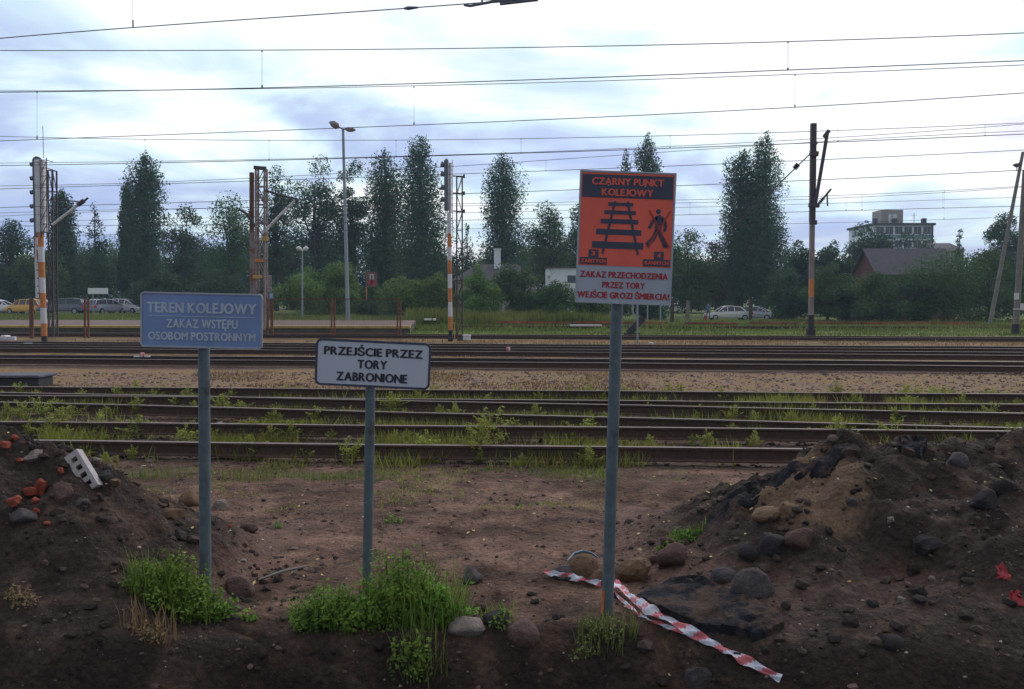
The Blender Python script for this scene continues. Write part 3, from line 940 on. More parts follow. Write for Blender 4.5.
# brick house with gable to the left
x0, x1, y0, y1, yr = X_(877, 93), X_(955, 93), 93.0, 99.5, 96.2
ze = float(P(877, 273, 93)[2]); zr = float(P(866, 250, 96)[2])
hs = thing('brick_house', ((x0 + x1) / 2, 96, -.3), 'red brick house with steep dark grey roof, half hidden by shrubs at the right', 'house')
mb = MB()
mb.add([(x0, y0, -.6), (x1, y0, -.6), (x1, y1, -.6), (x0, y1, -.6), (x0, y0, ze), (x1, y0, ze), (x1, y1, ze), (x0, y1, ze), (x0, yr, zr - .1), (x1, yr, zr - .1)],
       [(0, 1, 5, 4), (2, 3, 7, 6), (3, 0, 4, 8, 7), (1, 2, 6, 9, 5)])
mb.build('wall', M['wall_brick'], hs)
mb = MB()
for (ya, za, s) in ((y0 - .45, ze - .35, 1), (y1 + .45, ze - .35, 1)):
    A = [(x0 - .4, ya, za), (x1 + .4, ya, za), (x1 + .4, yr, zr), (x0 - .4, yr, zr)]
    B = [(p[0], p[1], p[2] + .18) for p in A]
    mb.add(A + B, [(0, 1, 2, 3), (7, 6, 5, 4), (0, 4, 5, 1), (1, 5, 6, 2), (3, 7, 4, 0)])
mb.build('roof', M['roof_grey'], hs)
for wx in (x0 + 1.5, x0 + 4.0, x0 + 7.0):
    mb = MB(); mb.box((wx, y0 - .05, 1.6), (wx + .9, y0 - .004, 3.0)); w = mb.build('window', M['winframe'], hs)
    mb = MB(); mb.box((wx + .08, y0 - .065, 1.68), (wx + .82, y0 - .053, 2.92)); mb.build('pane', M['glass'], w)
mb = MB(); mb.box((x0 - .05, 95.4, 2.6), (x0 - .004, 96.3, 4.0)); mb.build('window', M['glass'], hs)

# white shed, grey roofed cottage with chimney
a_, b_ = X_(547, 96), X_(596, 96); zt = float(P(560, 268, 96)[2])
sh = thing('white_shed', ((a_ + b_) / 2, 97, 0), 'white walled flat roofed shed just left of the red sign, behind the shrubs', 'shed')
mb = MB(); mb.box((a_, 96, -.5), (b_, 101, zt)); mb.build('wall', M['wall_white'], sh)
mb = MB(); mb.box((a_ - .15, 95.8, zt + .003), (b_ + .15, 101.2, zt + .15)); mb.build('roof', M['roof_grey'], sh)
mb = MB(); mb.box((a_ + 2.2, 95.96, zt - 1.6), (a_ + 3.2, 95.997, zt - .8)); mb.build('window', M['glass'], sh)
a_, b_ = X_(452, 100), X_(540, 100); zt = float(P(500, 264, 102)[2])
ct = thing('cottage', ((a_ + b_) / 2, 102, 0), 'cottage with low dark roof and a tall white chimney behind the bright shrubs', 'house')
mb = MB(); mb.box((a_ + .4, 100, -.5), (b_ - .4, 106, zt - 1.9)); mb.build('wall', M['wall_beige'], ct)
mb = MB()
mb.add([(a_, 99.5, zt - 1.9), (b_, 99.5, zt - 1.9), (b_, 106.5, zt - 1.9), (a_, 106.5, zt - 1.9), (a_ + 2.6, 103, zt), (b_ - 2.6, 103, zt)],
       [(0, 1, 5, 4), (1, 2, 5), (2, 3, 4, 5), (3, 0, 4), (3, 2, 1, 0)])
r_ = mb.build('roof', M['roof_grey'], ct)
c0 = P(494, 262, 102); c1 = P(500.5, 249.5, 102)
mb = MB(); mb.box((c0[0], 102, zt - .6), (c1[0], 102.7, c1[2])); mb.box((c0[0] - .06, 101.94, c1[2] + .003), (c1[0] + .06, 102.76, c1[2] + .12)); mb.build('chimney', M['wall_white'], r_)

# ------------------------------------------------------------------ cars
def paint(name, c, metal=0.3):
    m, t, b = mat(name)
    b.inputs['Base Color'].default_value = (*c, 1)
    b.inputs['Metallic'].default_value = metal
    b.inputs['Roughness'].default_value = 0.32
    b.inputs['Coat Weight'].default_value = 0.4
    n = N(t, 'ShaderNodeTexNoise', Scale=3.0, Detail=4.0)
    L(t, math_n(t, 'ADD', math_n(t, 'MULTIPLY', n.outputs[0], 0.2), 0.22), b.inputs['Roughness'])
    return m


def car(px, py, d, rot, style, col, label, Lc=4.4, Wc=1.75, Hc=1.45):
    """car length along local x (front at +x)"""
    pos = P(px, py, d)
    z0 = float(pos[2])
    root = thing('parked_car', (pos[0], d, z0), label, 'car', 'cars parked beyond the yard')
    R = Matrix.Translation((pos[0], d, z0)) @ Matrix.Rotation(rot, 4, 'Z')
    h = Lc / 2; w = Wc / 2
    # side profile, upper belt and roof
    if style == 'saloon':
        belt = [(-h, .55, .62), (-h + .08, .30, .92), (-h + .8, .26, .98), (-.3, .26, .96), (.9, .26, .94), (h - .5, .27, .80), (h - .06, .30, .66), (h, .40, .55)]
        roof = [(-h + .75, .97), (-h + 1.25, Hc - .10), (-.25, Hc), (.25, Hc - .02), (.62, Hc - .12), (1.25, .93)]
    elif style == 'van':
        belt = [(-h, .50, .70), (-h + .05, .30, 1.02), (-.5, .26, 1.02), (.9, .26, 1.00), (h - .55, .27, .90), (h - .1, .30, .70), (h, .38, .56)]
        roof = [(-h + .08, 1.02), (-h + .35, Hc - .10), (-.9, Hc), (.1, Hc - .03), (.65, Hc - .2), (h - .75, .94)]
    else:
        belt = [(-h, .50, .70), (-h + .05, .30, .98), (-.5, .26, .97), (.8, .26, .95), (h - .55, .27, .82), (h - .08, .30, .66), (h, .38, .56)]
        roof = [(-h + .1, .97), (-h + .45, Hc - .08), (-.6, Hc), (.15, Hc - .03), (.55, Hc - .14), (1.2, .94)]
    def T(v): return R @ Vector(v)
    mb = MB()
    vs = []
    for (x, zb, zt_) in belt:
        tw = w * (1 - .10 * (abs(x) / h) ** 4)
        vs += [(x, -tw * .93, zb), (x, -tw, zb + .12), (x, -tw, (zb + zt_) / 2 + .05), (x, -tw * .94, zt_), (x, tw * .94, zt_), (x, tw, (zb + zt_) / 2 + .05), (x, tw, zb + .12), (x, tw * .93, zb)]
    fs = []
    for i in range(len(belt) - 1):
        for j in range(8):
            k = (j + 1) % 8
            fs.append((i * 8 + j, i * 8 + k, (i + 1) * 8 + k, (i + 1) * 8 + j))
    fs.append(tuple(range(8))); e = (len(belt) - 1) * 8; fs.append(tuple(range(e + 7, e - 1, -1)))
    mb.add([T(v) for v in vs], fs, 0, False)
    # roof skin and pillars
    zb_ = .93
    rs = []
    for (x, z) in roof:
        k = (z - zb_) / (Hc - zb_)
        tw = w * (.92 - .20 * max(0, k))
        rs.append(((x, -tw, z), (x, tw, z)))
    rv = [p for r2 in rs for p in r2]
    mb.add([T(v) for v in rv[2:-2]], [(2 * i, 2 * i + 2, 2 * i + 3, 2 * i + 1) for i in range(len(roof) - 3)], 0, True)
    for s in (0, 1):
        pts = [T(r2[s]) for r2 in rs]
        mb.tube(pts, .045, 5)
        midx = [(-.45 if style == 'saloon' else -.6), .25]
        for x_ in midx:
            sy = -1 if s == 0 else 1
            mb.bar(T((x_, sy * w * .92, .94)), T((x_, sy * w * .73, Hc - .06)), .07)
    mb.build('body', col, root)
    gl = MB()
    gl.add([T(v) for v in rv[:4]], [(0, 2, 3, 1)])
    gl.add([T(v) for v in rv[-4:]], [(0, 2, 3, 1)])
    gl.build('windscreen', M['glass'], root)
    for s in (0, 1):
        g2 = MB()
        pts = [r2[s] for r2 in rs]
        low_ = [(p[0], p[1] * 1.0, zb_) for p in pts]
        vs = [T((p[0], p[1] * .985, p[2] - .01)) for p in pts] + [T((pts[0][0], rs[0][s][1], zb_)), T((pts[-1][0], rs[-1][s][1], zb_))]
        n = len(pts)
        g2.add(vs, [tuple(range(n)) + (n + 1, n)])
        g2.build('side_window', M['glass'], root)
    for sx in (-h + .85, h - .85):
        for sy in (-1, 1):
            wm = MB(); wm.tube([T((sx, sy * (w - .20), .31)), T((sx, sy * (w + .01), .31))], .31, 18, smooth=False)
            t_ = wm.build('wheel', M['tyre'], root)
            wm = MB(); wm.tube([T((sx, sy * (w + .0), .31)), T((sx, sy * (w + .025), .31))], .20, 12, smooth=False); wm.build('rim', M['rim'], t_)
    for sy in (-1, 1):
        hm = MB(); hm.bevbox((h - .25, sy * w * .62 - .2, .58), (h - .03, sy * w * .62 + .2, .74), .03, 0, R); hm.build('headlight', M['lamp_clear'], root)
        hm = MB(); hm.bevbox((-h - .02, sy * w * .80 - .14, .66), (-h + .2, sy * w * .80 + .14, .92), .03, 0, R); hm.build('tail_light', M['lamp_red'], root)
        hm = MB(); hm.bevbox((.72, sy * (w + .08) - .09, .95), (.86, sy * (w + .08) + .09, 1.07), .03, 0, R); hm.build('mirror', col, root)
    hm = MB(); hm.box((-h - .03, -.26, .50), (-h - .005, .26, .62), 0, R); hm.build('number_plate', M['plate'], root)
    return root


C_silver = paint('paint_silver', (0.66, 0.65, 0.68)); C_grey = paint('paint_dark_grey', (0.17, 0.18, 0.22)); C_yel = paint('paint_yellow', (0.85, 0.46, 0.07), 0.0)
C_white = paint('paint_white', (0.80, 0.84, 0.92), 0.0); C_slate = paint('paint_slate', (0.34, 0.36, 0.42))
car(-2, 313.5, 93, 0.15, 'hatch', C_white, 'pale hatchback cut by the left edge, behind the yellow car')
car(27, 314, 92, math.pi - .25, 'hatch', C_yel, 'yellow hatchback parked left of the striped signal mast', Hc=1.52)
car(63, 314, 91, math.pi + .1, 'van', C_grey, 'dark grey people carrier parked behind the striped signal mast', Lc=4.6, Hc=1.6)
car(106, 314, 93, math.pi / 2 - .35, 'van', C_slate, 'slate grey estate seen from behind with red tail lights', Hc=1.55)
car(128, 313.5, 95, -.35, 'van', C_silver, 'silver estate parked right of the slate grey estate', Lc=4.5, Hc=1.55)
car(728, 320.5, 92, math.pi + .02, 'saloon', C_silver, 'silver saloon parked side-on below the right pair of poplars', Lc=4.75, Hc=1.5)
car(757, 320, 97, -.5, 'hatch', C_slate, 'slate hatchback mostly hidden behind the silver saloon', Lc=4.2)
car(681, 313, 130, 1.2, 'hatch', C_white, 'small distant white car between the red sign and the silver saloon', Lc=4.2)
car(694, 311, 138, 1.3, 'van', C_slate, 'small distant dark car parked beyond the silver saloon', Lc=4.2)

# car park surface behind the left grass
mb = MB()
xa = np.linspace(-75, -30, 24)
vs = []; fs = []
for i, x in enumerate(xa):
    for y in (88, 99):
        vs.append((x, y, float(base(x, y)) + .03))
for i in range(len(xa) - 1):
    fs.append((2 * i, 2 * i + 2, 2 * i + 3, 2 * i + 1))
mb.add(vs, fs)
M['asph'] = simple('car_park_asphalt', (0.06, 0.06, 0.062), 0.9, 0, 0.2, 2)
setp(mb.build('car_park', M['asph']), kind='structure')

# person beside the silver saloon
def person(px, py, d):
    b_ = P(px, py, d); x, z = b_[0], b_[2]
    me = bpy.data.meshes.new('person')
    J = [(0, 0, .95, .15), (0, .02, 1.20, .14), (0, .03, 1.42, .15), (0, .0, 1.54, .055), (0, -.02, 1.68, .095), (0, -.02, 1.76, .07),
         (.10, 0, .90, .10), (.14, -.06, .50, .07), (.15, .05, .09, .05), (.15, -.10, .04, .04),
         (-.10, 0, .90, .10), (-.12, .04, .50, .07), (-.14, .12, .09, .05), (-.14, -.02, .04, .04),
         (.19, .02, 1.42, .06), (.25, -.02, 1.14, .045), (.24, -.16, .93, .035), (.24, -.22, .86, .03),
         (-.19, .02, 1.42, .06), (-.26, .0, 1.14, .045), (-.28, -.08, .90, .035), (-.28, -.10, .82, .03)]
    E_ = [(0, 1), (1, 2), (2, 3), (3, 4), (4, 5), (0, 6), (6, 7), (7, 8), (8, 9), (0, 10), (10, 11), (11, 12), (12, 13), (2, 14), (14, 15), (15, 16), (16, 17), (2, 18), (18, 19), (19, 20), (20, 21)]
    me.from_pydata([j[:3] for j in J], E_, [])
    o = bpy.data.objects.new('tmp', me); COL.objects.link(o)
    mo = o.modifiers.new('s', 'SKIN'); mo.use_smooth_shade = True
    for i, j in enumerate(J):
        me.skin_vertices[0].data[i].radius = (j[3], j[3] * .8)
    me.skin_vertices[0].data[0].use_root = True
    s = o.modifiers.new('u', 'SUBSURF'); s.levels = 1; s.render_levels = 1
    dg = bpy.context.evaluated_depsgraph_get()
    nm = bpy.data.meshes.new_from_object(o.evaluated_get(dg))
    bpy.data.objects.remove(o)
    nm.materials.clear()
    body = bpy.data.objects.new('person', nm); COL.objects.link(body)
    sk = simple('skin', (0.45, 0.26, 0.19), 0.6); tr = simple('dark_trousers', (0.03, 0.035, 0.06), 0.8); jk = simple('blue_jacket', (0.10, 0.17, 0.33), 0.8)
    for m in (sk, jk, tr): nm.materials.append(m)
    for p_ in nm.polygons:
        c = p_.center
        p_.material_index = 2 if c.z < .95 else (0 if (c.z > 1.52 or (abs(c.x) > .2 and c.z < .92)) else 1)
    body.location = (x, d, z)
    setp(body, 'person in blue jacket and dark trousers standing at the tail of the silver saloon', 'person')
    hb = bpy.data.objects.new('hair', None)
    bpy.data.objects.remove(hb)
    m2 = MB()
    vs = []
    for a in range(5):
        for k in range(10):
            el = a / 4 * 1.5; az = k / 10 * 6.283
            vs.append((.105 * math.cos(el) * math.cos(az), -.01 + .115 * math.cos(el) * math.sin(az), 1.70 + .11 * math.sin(el)))
    fs = [(a * 10 + k, a * 10 + (k + 1) % 10, (a + 1) * 10 + (k + 1) % 10, (a + 1) * 10 + k) for a in range(4) for k in range(10)]
    m2.add([(v[0] + x, v[1] + d, v[2] + z) for v in vs], fs, 0, True)
    m2.build('hair', simple('dark_hair', (0.03, 0.02, 0.018), 0.7), body)
person(708, 320.5, 89)
b_ = P(705, 320, 86)
mb = MB(); mb.tube([(b_[0], 86, b_[2]), (b_[0], 86, b_[2] + .55)], [.17, .05], 12); mb.bevbox((b_[0] - .22, 85.78, b_[2]), (b_[0] + .22, 86.22, b_[2] + .04), .01)
setp(mb.build('traffic_cone', M['redplast'], origin=(b_[0], 86, b_[2])), 'small red traffic cone at the feet of the person by the saloon', 'traffic cone')

# ------------------------------------------------------------------ masts
def V3(px, py, d): return Vector(tuple(float(c) for c in P(px, py, d)))


def zebra(root, pts_px, d, wpx, segs, square=False):
    """segs: list of (y_from, y_to, mat) along the pole; pts_px=(xb,yb,xt,yt)"""
    xb, yb, xt, yt = pts_px
    for i, (ya, yb2, m) in enumerate(segs):
        xa = xb + (xt - xb) * (ya - yb) / (yt - yb); xc = xb + (xt - xb) * (yb2 - yb) / (yt - yb)
        mb = MB(); r = wpx / F * d / 2
        a, b = V3(xa, ya, d), V3(xc, yb2, d)
        if square: mb.bar(a, b, r * 2)
        else: mb.tube([a, b], r, 12)
        mb.build('mast_band', M[m], root)


# left signal mast
d = 34.8
root = thing('signal_mast', G(44, 343.5, 0), 'tall signal mast at the left with long white cage and orange and white striped foot', 'signal mast', 'railway signal masts')
zebra(root, (44.6, 345, 40.6, 233), d, 5.6, [(345, 336, 'mast_k'), (336, 323.5, 'mast_o'), (323.5, 308, 'mast_w'), (308, 293, 'mast_o'), (293, 277.5, 'mast_w'), (277.5, 262, 'mast_o'), (262, 247, 'mast_w'), (247, 233, 'mast_o')])
mb = MB(); mb.bevbox(tuple(V3(37.6, 233, d) + Vector((0, -.14, 0))), tuple(V3(44.6, 160, d) + Vector((0, .16, 0))), .03); mb.build('white_casing', M['mast_w'], root)
mb = MB()
pl, pr_ = V3(31, 235, d + .1), V3(36.8, 235, d + .1)
zt_, zc = V3(34, 160, d).z, V3(34, 237, d).z
xl_, xr_ = V3(30.6, 200, d).x, V3(39.5, 200, d).x
n = 10; outl = [(xl_, zc), (xr_, zc)]
for i in range(n + 1):
    a = math.pi * i / n; outl.append(((xl_ + xr_) / 2 + (xr_ - xl_) / 2 * math.cos(a), zt_ + (xr_ - xl_) / 2 * math.sin(a)))
k = len(outl)
vs = [(p[0], d + .18, p[1]) for p in outl] + [(p[0], d + .30, p[1]) for p in outl]
mb.add(vs, [tuple(range(k)), tuple(range(2 * k - 1, k - 1, -1))] + [(i, (i + 1) % k, k + (i + 1) % k, k + i) for i in range(k)])
sb = mb.build('signal_backboard', M['signal_k'], root)
for yy in (164, 178, 192, 206, 220):
    mb = MB(); mb.tube([V3(33.5, yy, d + .24), V3(30.6, yy + .5, d + .24)], .085, 10); mb.build('lamp_hood', M['signal_k'], sb)
mb = MB()
cgx = [V3(45.5, 200, d).x, V3(46.8, 200, d).x]
for yy in range(160, 237, 8):
    a, b = V3(40, yy, d - .2), V3(46.5, yy, d - .2); mb.tube([a, b], .014, 4); mb.tube([b, b + Vector((0, .5, 0))], .014, 4)
mb.tube([V3(46.5, 158, d - .2), V3(47.0, 238, d - .2)], .02, 5); mb.tube([V3(40, 160, d - .2), V3(41, 238, d - .2)], .016, 5)
for yy in range(160, 230, 16): mb.tube([V3(40, yy + 15, d - .2), V3(46.4, yy + 1, d - .2)], .012, 4)
mb.tube([V3(43.5, 158, d - .2), V3(42.8, 126, d - .2)], .012, 4)
mb.build('service_cage', M['mast_dark'], root)
mb = MB(); mb.tube([V3(37.2, 298, d), V3(35.6, 237, d)], .055, 6); mb.build('rear_leg', M['mast_w'], root)
mb = MB(); mb.tube([V3(36.4, 260, d + .02), V3(35.2, 236, d + .02)], .07, 6)
for yy in (246, 255, 262, 270, 278, 286, 293): mb.bar(V3(36.5, yy, d - .02), V3(41.5, yy + .5, d - .02), .035)
mb.build('ladder', M['rust'], root)

# middle signal mast
d = 37.6
root = thing('signal_mast', G(450.5, 339, 0), 'slim signal mast near the middle with dark signal head and striped lower half', 'signal mast', 'railway signal masts')
zebra(root, (450.6, 339.5, 449.3, 233), d, 4.2, [(339.5, 330, 'mast_k'), (330, 316.5, 'mast_o'), (316.5, 302, 'mast_w'), (302, 288, 'mast_o'), (288, 274, 'mast_w'), (274, 260.5, 'mast_o'), (260.5, 247, 'mast_w'), (247, 233.5, 'mast_o'), (233.5, 213, 'mast_w')])
zebra(root, (450.2, 213, 450.2, 162), d + .12, 3.0, [(213, 163, 'mast_w')])
mb = MB(); a, b = V3(444.2, 211, d - .1), V3(448.6, 160, d + .08); mb.bevbox((a.x, d - .15, a.z), (b.x, d + .08, b.z), .04)
mb.tube([V3(446.5, 160.5, d), V3(446.5, 158.5, d)], [.09, .04], 8)
sb = mb.build('signal_head', M['signal_k'], root)
for yy in (165, 174.5, 188, 200):
    mb = MB(); mb.tube([V3(444.6, yy, d - .03), V3(441.0, yy - 1, d - .03)], [.09, .13], 10); mb.build('lamp_hood', M['signal_k'], sb)
mb = MB()
for yy in range(163, 232, 7): mb.tube([V3(449, yy, d - .1), V3(452.6, yy, d - .1)], .014, 4)
mb.tube([V3(452.6, 160, d - .1), V3(452.6, 236, d - .1)], .018, 5); mb.build('ladder', M['mast_w'], root)
mb = MB(); mb.bevbox(tuple(V3(448.2, 341, d) + Vector((0, -.2, 0))), tuple(V3(453.2, 337.6, d) + Vector((0, .2, 0))), .02); mb.build('mast_foot', M['mast_k'], root)
mb = MB(); mb.bar(V3(452, 323, d), V3(455.4, 323, d), .06); mb.bar(V3(454.6, 323, d), V3(454.6, 338, d), .03); mb.build('handle_bracket', M['yellow'], root)


def lattice(px0, px1, ytop, ybot, d, label, mt='mast_dark', dep=.35, r=.022, step=.9, lean=0, parts=None):
    a0, a1 = V3(px0, ybot, d), V3(px1, ybot, d); t0, t1 = V3(px0 + lean, ytop, d), V3(px1 + lean, ytop, d)
    root = thing('lattice_mast', ((a0.x + a1.x) / 2, d, 0), label, 'catenary mast', 'overhead line masts')
    mb = MB(); D_ = Vector((0, dep, 0))
    legs = [(a0, t0), (a1, t1), (a0 + D_, t0 + D_), (a1 + D_, t1 + D_)]
    for a, b in legs: mb.bar(a, b, r * 2)
    n = max(3, int((t0.z - a0.z) / step))
    for i in range(n):
        f0, f1 = i / n, (i + 1) / n
        for (p, q) in ((0, 1), (2, 3), (0, 2), (1, 3)):
            A = legs[p][0].lerp(legs[p][1], f0); B = legs[q][0].lerp(legs[q][1], f1)
            if i % 2: A, B = legs[q][0].lerp(legs[q][1], f0), legs[p][0].lerp(legs[p][1], f1)
            mb.tube([A, B], r * .6, 4)
            mb.tube([legs[p][0].lerp(legs[p][1], f1), legs[q][0].lerp(legs[q][1], f1)], r * .6, 4)
    mb.build('lattice_column', M[mt], root)
    return root


def insulator(mb, a, b, r=.06, n=5):
    for i in range(n):
        p = a.lerp(b, (i + .2) / n); q = a.lerp(b, (i + .6) / n)
        mb.tube([p, q], [r, r * .5], 8)


d = 39
root = lattice(49, 53.5, 170, 337, d, 'thin lattice mast right of the white signal mast carrying a slanting strut', r=.028, lean=-1)
mb = MB(); mb.tube([V3(52, 225, d), V3(80, 203.5, d)], .06, 6); mb.build('cantilever_strut', M['mast_w'], root)
mb = MB(); mb.tube([V3(78, 205, d), V3(84, 200.5, d)], .10, 6); mb.tube([V3(82, 203, d), V3(88, 198, d)], .05, 5); mb.tube([V3(53, 199, d), V3(82, 202, d)], .03, 5); mb.build('bracket_end', M['mast_dark'], root)
root = lattice(456.5, 462, 176, 337, 38.6, 'pale thin lattice mast directly right of the slim striped signal mast', r=.02, step=.75)
mb = MB()
for yy in (176, 193, 211): mb.tube([V3(452, yy, 38.6), V3(465, yy + .5, 38.6)], .028, 5)
for yy in (176, 193, 211): mb.tube([V3(464, yy - 1.5, 38.6), V3(464, yy + 2, 38.6)], .05, 6)
mb.build('cross_arm', M['mast_dark'], root)

# rusty twin mast behind the blue sign
d = 41
root = lattice(255.8, 264.5, 168, 330, d, 'rusty lattice mast behind the blue sign with a bracket arm reaching right', 'rust_pale', dep=.4, r=.04, step=.8)
mb = MB(); a = V3(254, 167.5, d); b = V3(266, 168.5, d); mb.bar(a, b, .16); mb.build('top_plate', M['mast_dark'], root)
mb = MB(); mb.tube([V3(264, 190, d), V3(283, 196, d), V3(297, 199, d)], .055, 6); mb.tube([V3(296, 198.5, d - .1), V3(297.5, 202, d - .1)], .08, 6); mb.build('upper_arm', M['mast_dark'], root)
mb = MB(); mb.tube([V3(261.5, 234.5, d), V3(281, 214, d), V3(296, 200, d)], .065, 6); insulator(mb, V3(262.5, 233, d), V3(268, 227, d), .12); mb.build('lower_strut', M['mast_w'], root)
mb = MB(); mb.tube([V3(255, 226, d), V3(247, 214, d), V3(239, 209, d)], .06, 6); mb.build('left_arm', M['mast_dark'], root)
for (x0_, y0_, x1_, y1_, m_) in ((262, 236, 268, 241, 'yellow'), (255, 259, 263, 262, 'mast_o'), (253, 275, 262, 278.5, 'yellow')):
    mb = MB(); A = V3(x0_, y1_, d - .1); B = V3(x1_, y0_, d - .1); mb.bevbox((A.x, d - .16, A.z), (B.x, d - .05, B.z), .01); mb.build('cable_clamp', M[m_], root)
root = thing('steel_mast', G(252.5, 333, 0), 'plain rusty steel mast standing left of the rusty lattice mast', 'catenary mast', 'overhead line masts')
mb = MB(); mb.bar(V3(251.8, 232, d + .2), V3(251.8, 172.5, d + .2), .17, .2); mb.build('upper_mast', M['rust'], root)
mb = MB(); mb.bar(V3(253, 335, d + .2), V3(251.8, 232.2, d + .2), .17, .2); mb.build('lower_mast', M['rust_pale'], root)

# right mast
d = 43
root = thing('steel_mast', G(811, 335, 0), 'tall solitary dark steel mast at the right with rusty striped lower half', 'catenary mast', 'overhead line masts')
for (ya, yb2, m_, w_) in ((336, 329, 'mast_k', 7), (329, 315, 'mast_k', 4.4), (315, 297, 'rust_pale', 4.2), (297, 279, 'mast_o', 4.2), (279, 226, 'rust_pale', 4.2), (226, 222, 'mast_w', 4.6), (222, 123.5, 'mast_dark', 5.0)):
    f_ = lambda y: 810.7 + (813.5 - 810.7) * (334 - y) / 211
    mb = MB(); w2 = w_ / F * d
    mb.bar(V3(f_(ya), ya, d), V3(f_(yb2), yb2, d), w2, w2); mb.build('mast_band', M[m_], root)
mb = MB()
mb.tube([V3(815.5, 203, d - .2), V3(824, 153, d - .2), V3(827.5, 132, d - .2)], .085, 6); mb.tube([V3(824, 137, d - .2), V3(829, 130.5, d - .2)], .10, 6)
mb.tube([V3(817, 206, d - .2), V3(831, 189, d - .2)], .05, 6); insulator(mb, V3(818, 204.5, d - .2), V3(824, 197.5, d - .2), .1)
mb.tube([V3(827, 193, d - .2), V3(827.5, 206, d - .2)], .04, 5)
mb.bar(V3(809, 205, d - .15), V3(819, 205.5, d - .15), .2); mb.bar(V3(810, 222.5, d - .15), V3(816.5, 222.5, d - .15), .2); mb.bar(V3(810, 153, d - .15), V3(818, 154, d - .15), .22)
mb.bar(V3(811, 144, d - .15), V3(817, 143, d - .15), .14)
mb.build('bracket', M['mast_dark'], root)
mb = MB(); mb.tube([V3(811, 153, d), V3(780, 183, d), V3(728, 232, d)], .03, 5); insulator(mb, V3(798, 164.5, d), V3(794, 169, d), .14, 4)
mb.build('stay_cable', M['mast_dark'], root)

# leaning lamp pole and concrete pole at the right edge
d = 66
root = thing('leaning_lamp_pole', G(990, 327, -.2), 'wooden lamp pole leaning right at the right edge, rising out of the shrubs', 'lamp pole')
mb = MB(); mb.tube([V3(990, 324, d), V3(1023, 152, d)], [.16, .11], 10); mb.build('pole', M['conc'], root)
mb = MB(); mb.tube([V3(1022, 160, d), V3(1019, 163, d)], .04, 6); mb.tube([V3(1020, 164.5, d), V3(1016.5, 165.5, d), V3(1013.2, 165, d)], [.10, .17, .06], 8); mb.tube([V3(1016.8, 166, d), V3(1016.8, 171, d)], .03, 5)
mb.build('lamp_head', M['mast_dark'], root)
d = 46
root = thing('concrete_pole', G(1015.5, 331, 0), 'grey concrete pole with white plates at the right edge of the photograph', 'utility pole')
mb = MB(); mb.tube([V3(1015.5, 333, d), V3(1025, 170, d)], [.165, .12], 10); mb.build('pole', M['conc'], root)
mb = MB(); a = V3(1014.2, 299.5, d - .2); b = V3(1019, 293, d - .18); mb.box(tuple(a), (b.x, b.y, b.z)); mb.build('number_board', M['mast_w'], root)
mb = MB(); a = V3(1018, 310, d - .12); b = V3(1022.5, 303.5, d + .15); mb.bevbox(tuple(a), tuple(b), .02); mb.bar(V3(1013, 309, d - .16), V3(1019.5, 309, d - .16), .05); mb.build('switch_box', M['mast_w'], root)
mb = MB(); mb.tube([V3(1015.3, 334, d), V3(1015.9, 324, d)], .2, 8); mb.build('pole_foot', M['mast_k'], root)

# street lamp posts
d = 58
root = thing('street_lamp', (float(P(347.8, 320, d)[0]), d, .4), 'tall slender street lamp with two lamp heads on the platform', 'street lamp')
mb = MB(); mb.tube([V3(348, 320.5, d), V3(343, 129, d)], [.135, .085], 12); mb.build('post', M['zinc'], root)
mb = MB(); mb.tube([V3(337, 126, d), V3(343, 129.2, d), V3(350, 129.4, d)], .05, 6); mb.build('bracket_arm', M['zinc'], root)
for pts, rs in (((V3(329.5, 122, d), V3(333, 123.8, d), V3(337, 126.3, d), V3(339, 127.6, d)), [.06, .22, .22, .06]), ((V3(345, 129, d), V3(348, 129.4, d), V3(352, 129.8, d), V3(355.5, 130, d)), [.05, .15, .15, .05])):
    mb = MB(); mb.tube(pts, rs, 10); mb.build('lamp_head', M['rust_pale'], root)
d = 72
root = thing('street_lamp', (float(P(302, 312, d)[0]), d, .3), 'small twin headed lamp rising from the dark trees left of the tall lamp', 'street lamp')
mb = MB(); mb.tube([V3(302.3, 318, d), V3(302.3, 249, d)], [.08, .05], 8); mb.build('post', M['zinc'], root)
for s, yy in ((-1, 248.3), (1, 248.6)):
    mb = MB(); mb.tube([V3(302.3, 251, d), V3(302.3 + s * 2, 249, d), V3(302.3 + s * 4.2, yy, d), V3(302.3 + s * 6, yy - .5, d)], [.05, .14, .2, .06], 8); mb.build('lamp_head', M['mast_w'], root)

# notice boards and small posts
def noticeboard(px0, px1, yt, yb, ybase, d, mt, label, name='notice_board', post='mast_dark', postpx=None, glyph=None):
    c = (px0 + px1) / 2
    pp = postpx or c
    root = thing(name, (float(P(pp, ybase, d)[0]), d, float(P(pp, ybase, d)[2])), label, 'sign')
    mb = MB(); mb.tube([V3(pp, ybase, d), V3(pp, yt + .5, d)], .04, 6); mb.build('post', M[post], root)
    a = V3(px0, yb, d - .07); b = V3(px1, yt, d - .05)
    mb = MB(); mb.bevbox((a.x, d - .09, a.z), (b.x, d - .05, b.z), .005); pn = mb.build('panel', M[mt], root)
    if glyph:
        for (u0, v0, u1, v1, m_) in glyph:
            mb = MB(); A = (a.x + (b.x - a.x) * u0, d - .096, a.z + (b.z - a.z) * v0); B = (a.x + (b.x - a.x) * u1, d - .092, a.z + (b.z - a.z) * v1)
            mb.box(A, B); mb.build('marking', M[m_], pn)
    return root
M['brown_sign'] = simple('brown_sign', (0.20, 0.085, 0.085), 0.6)
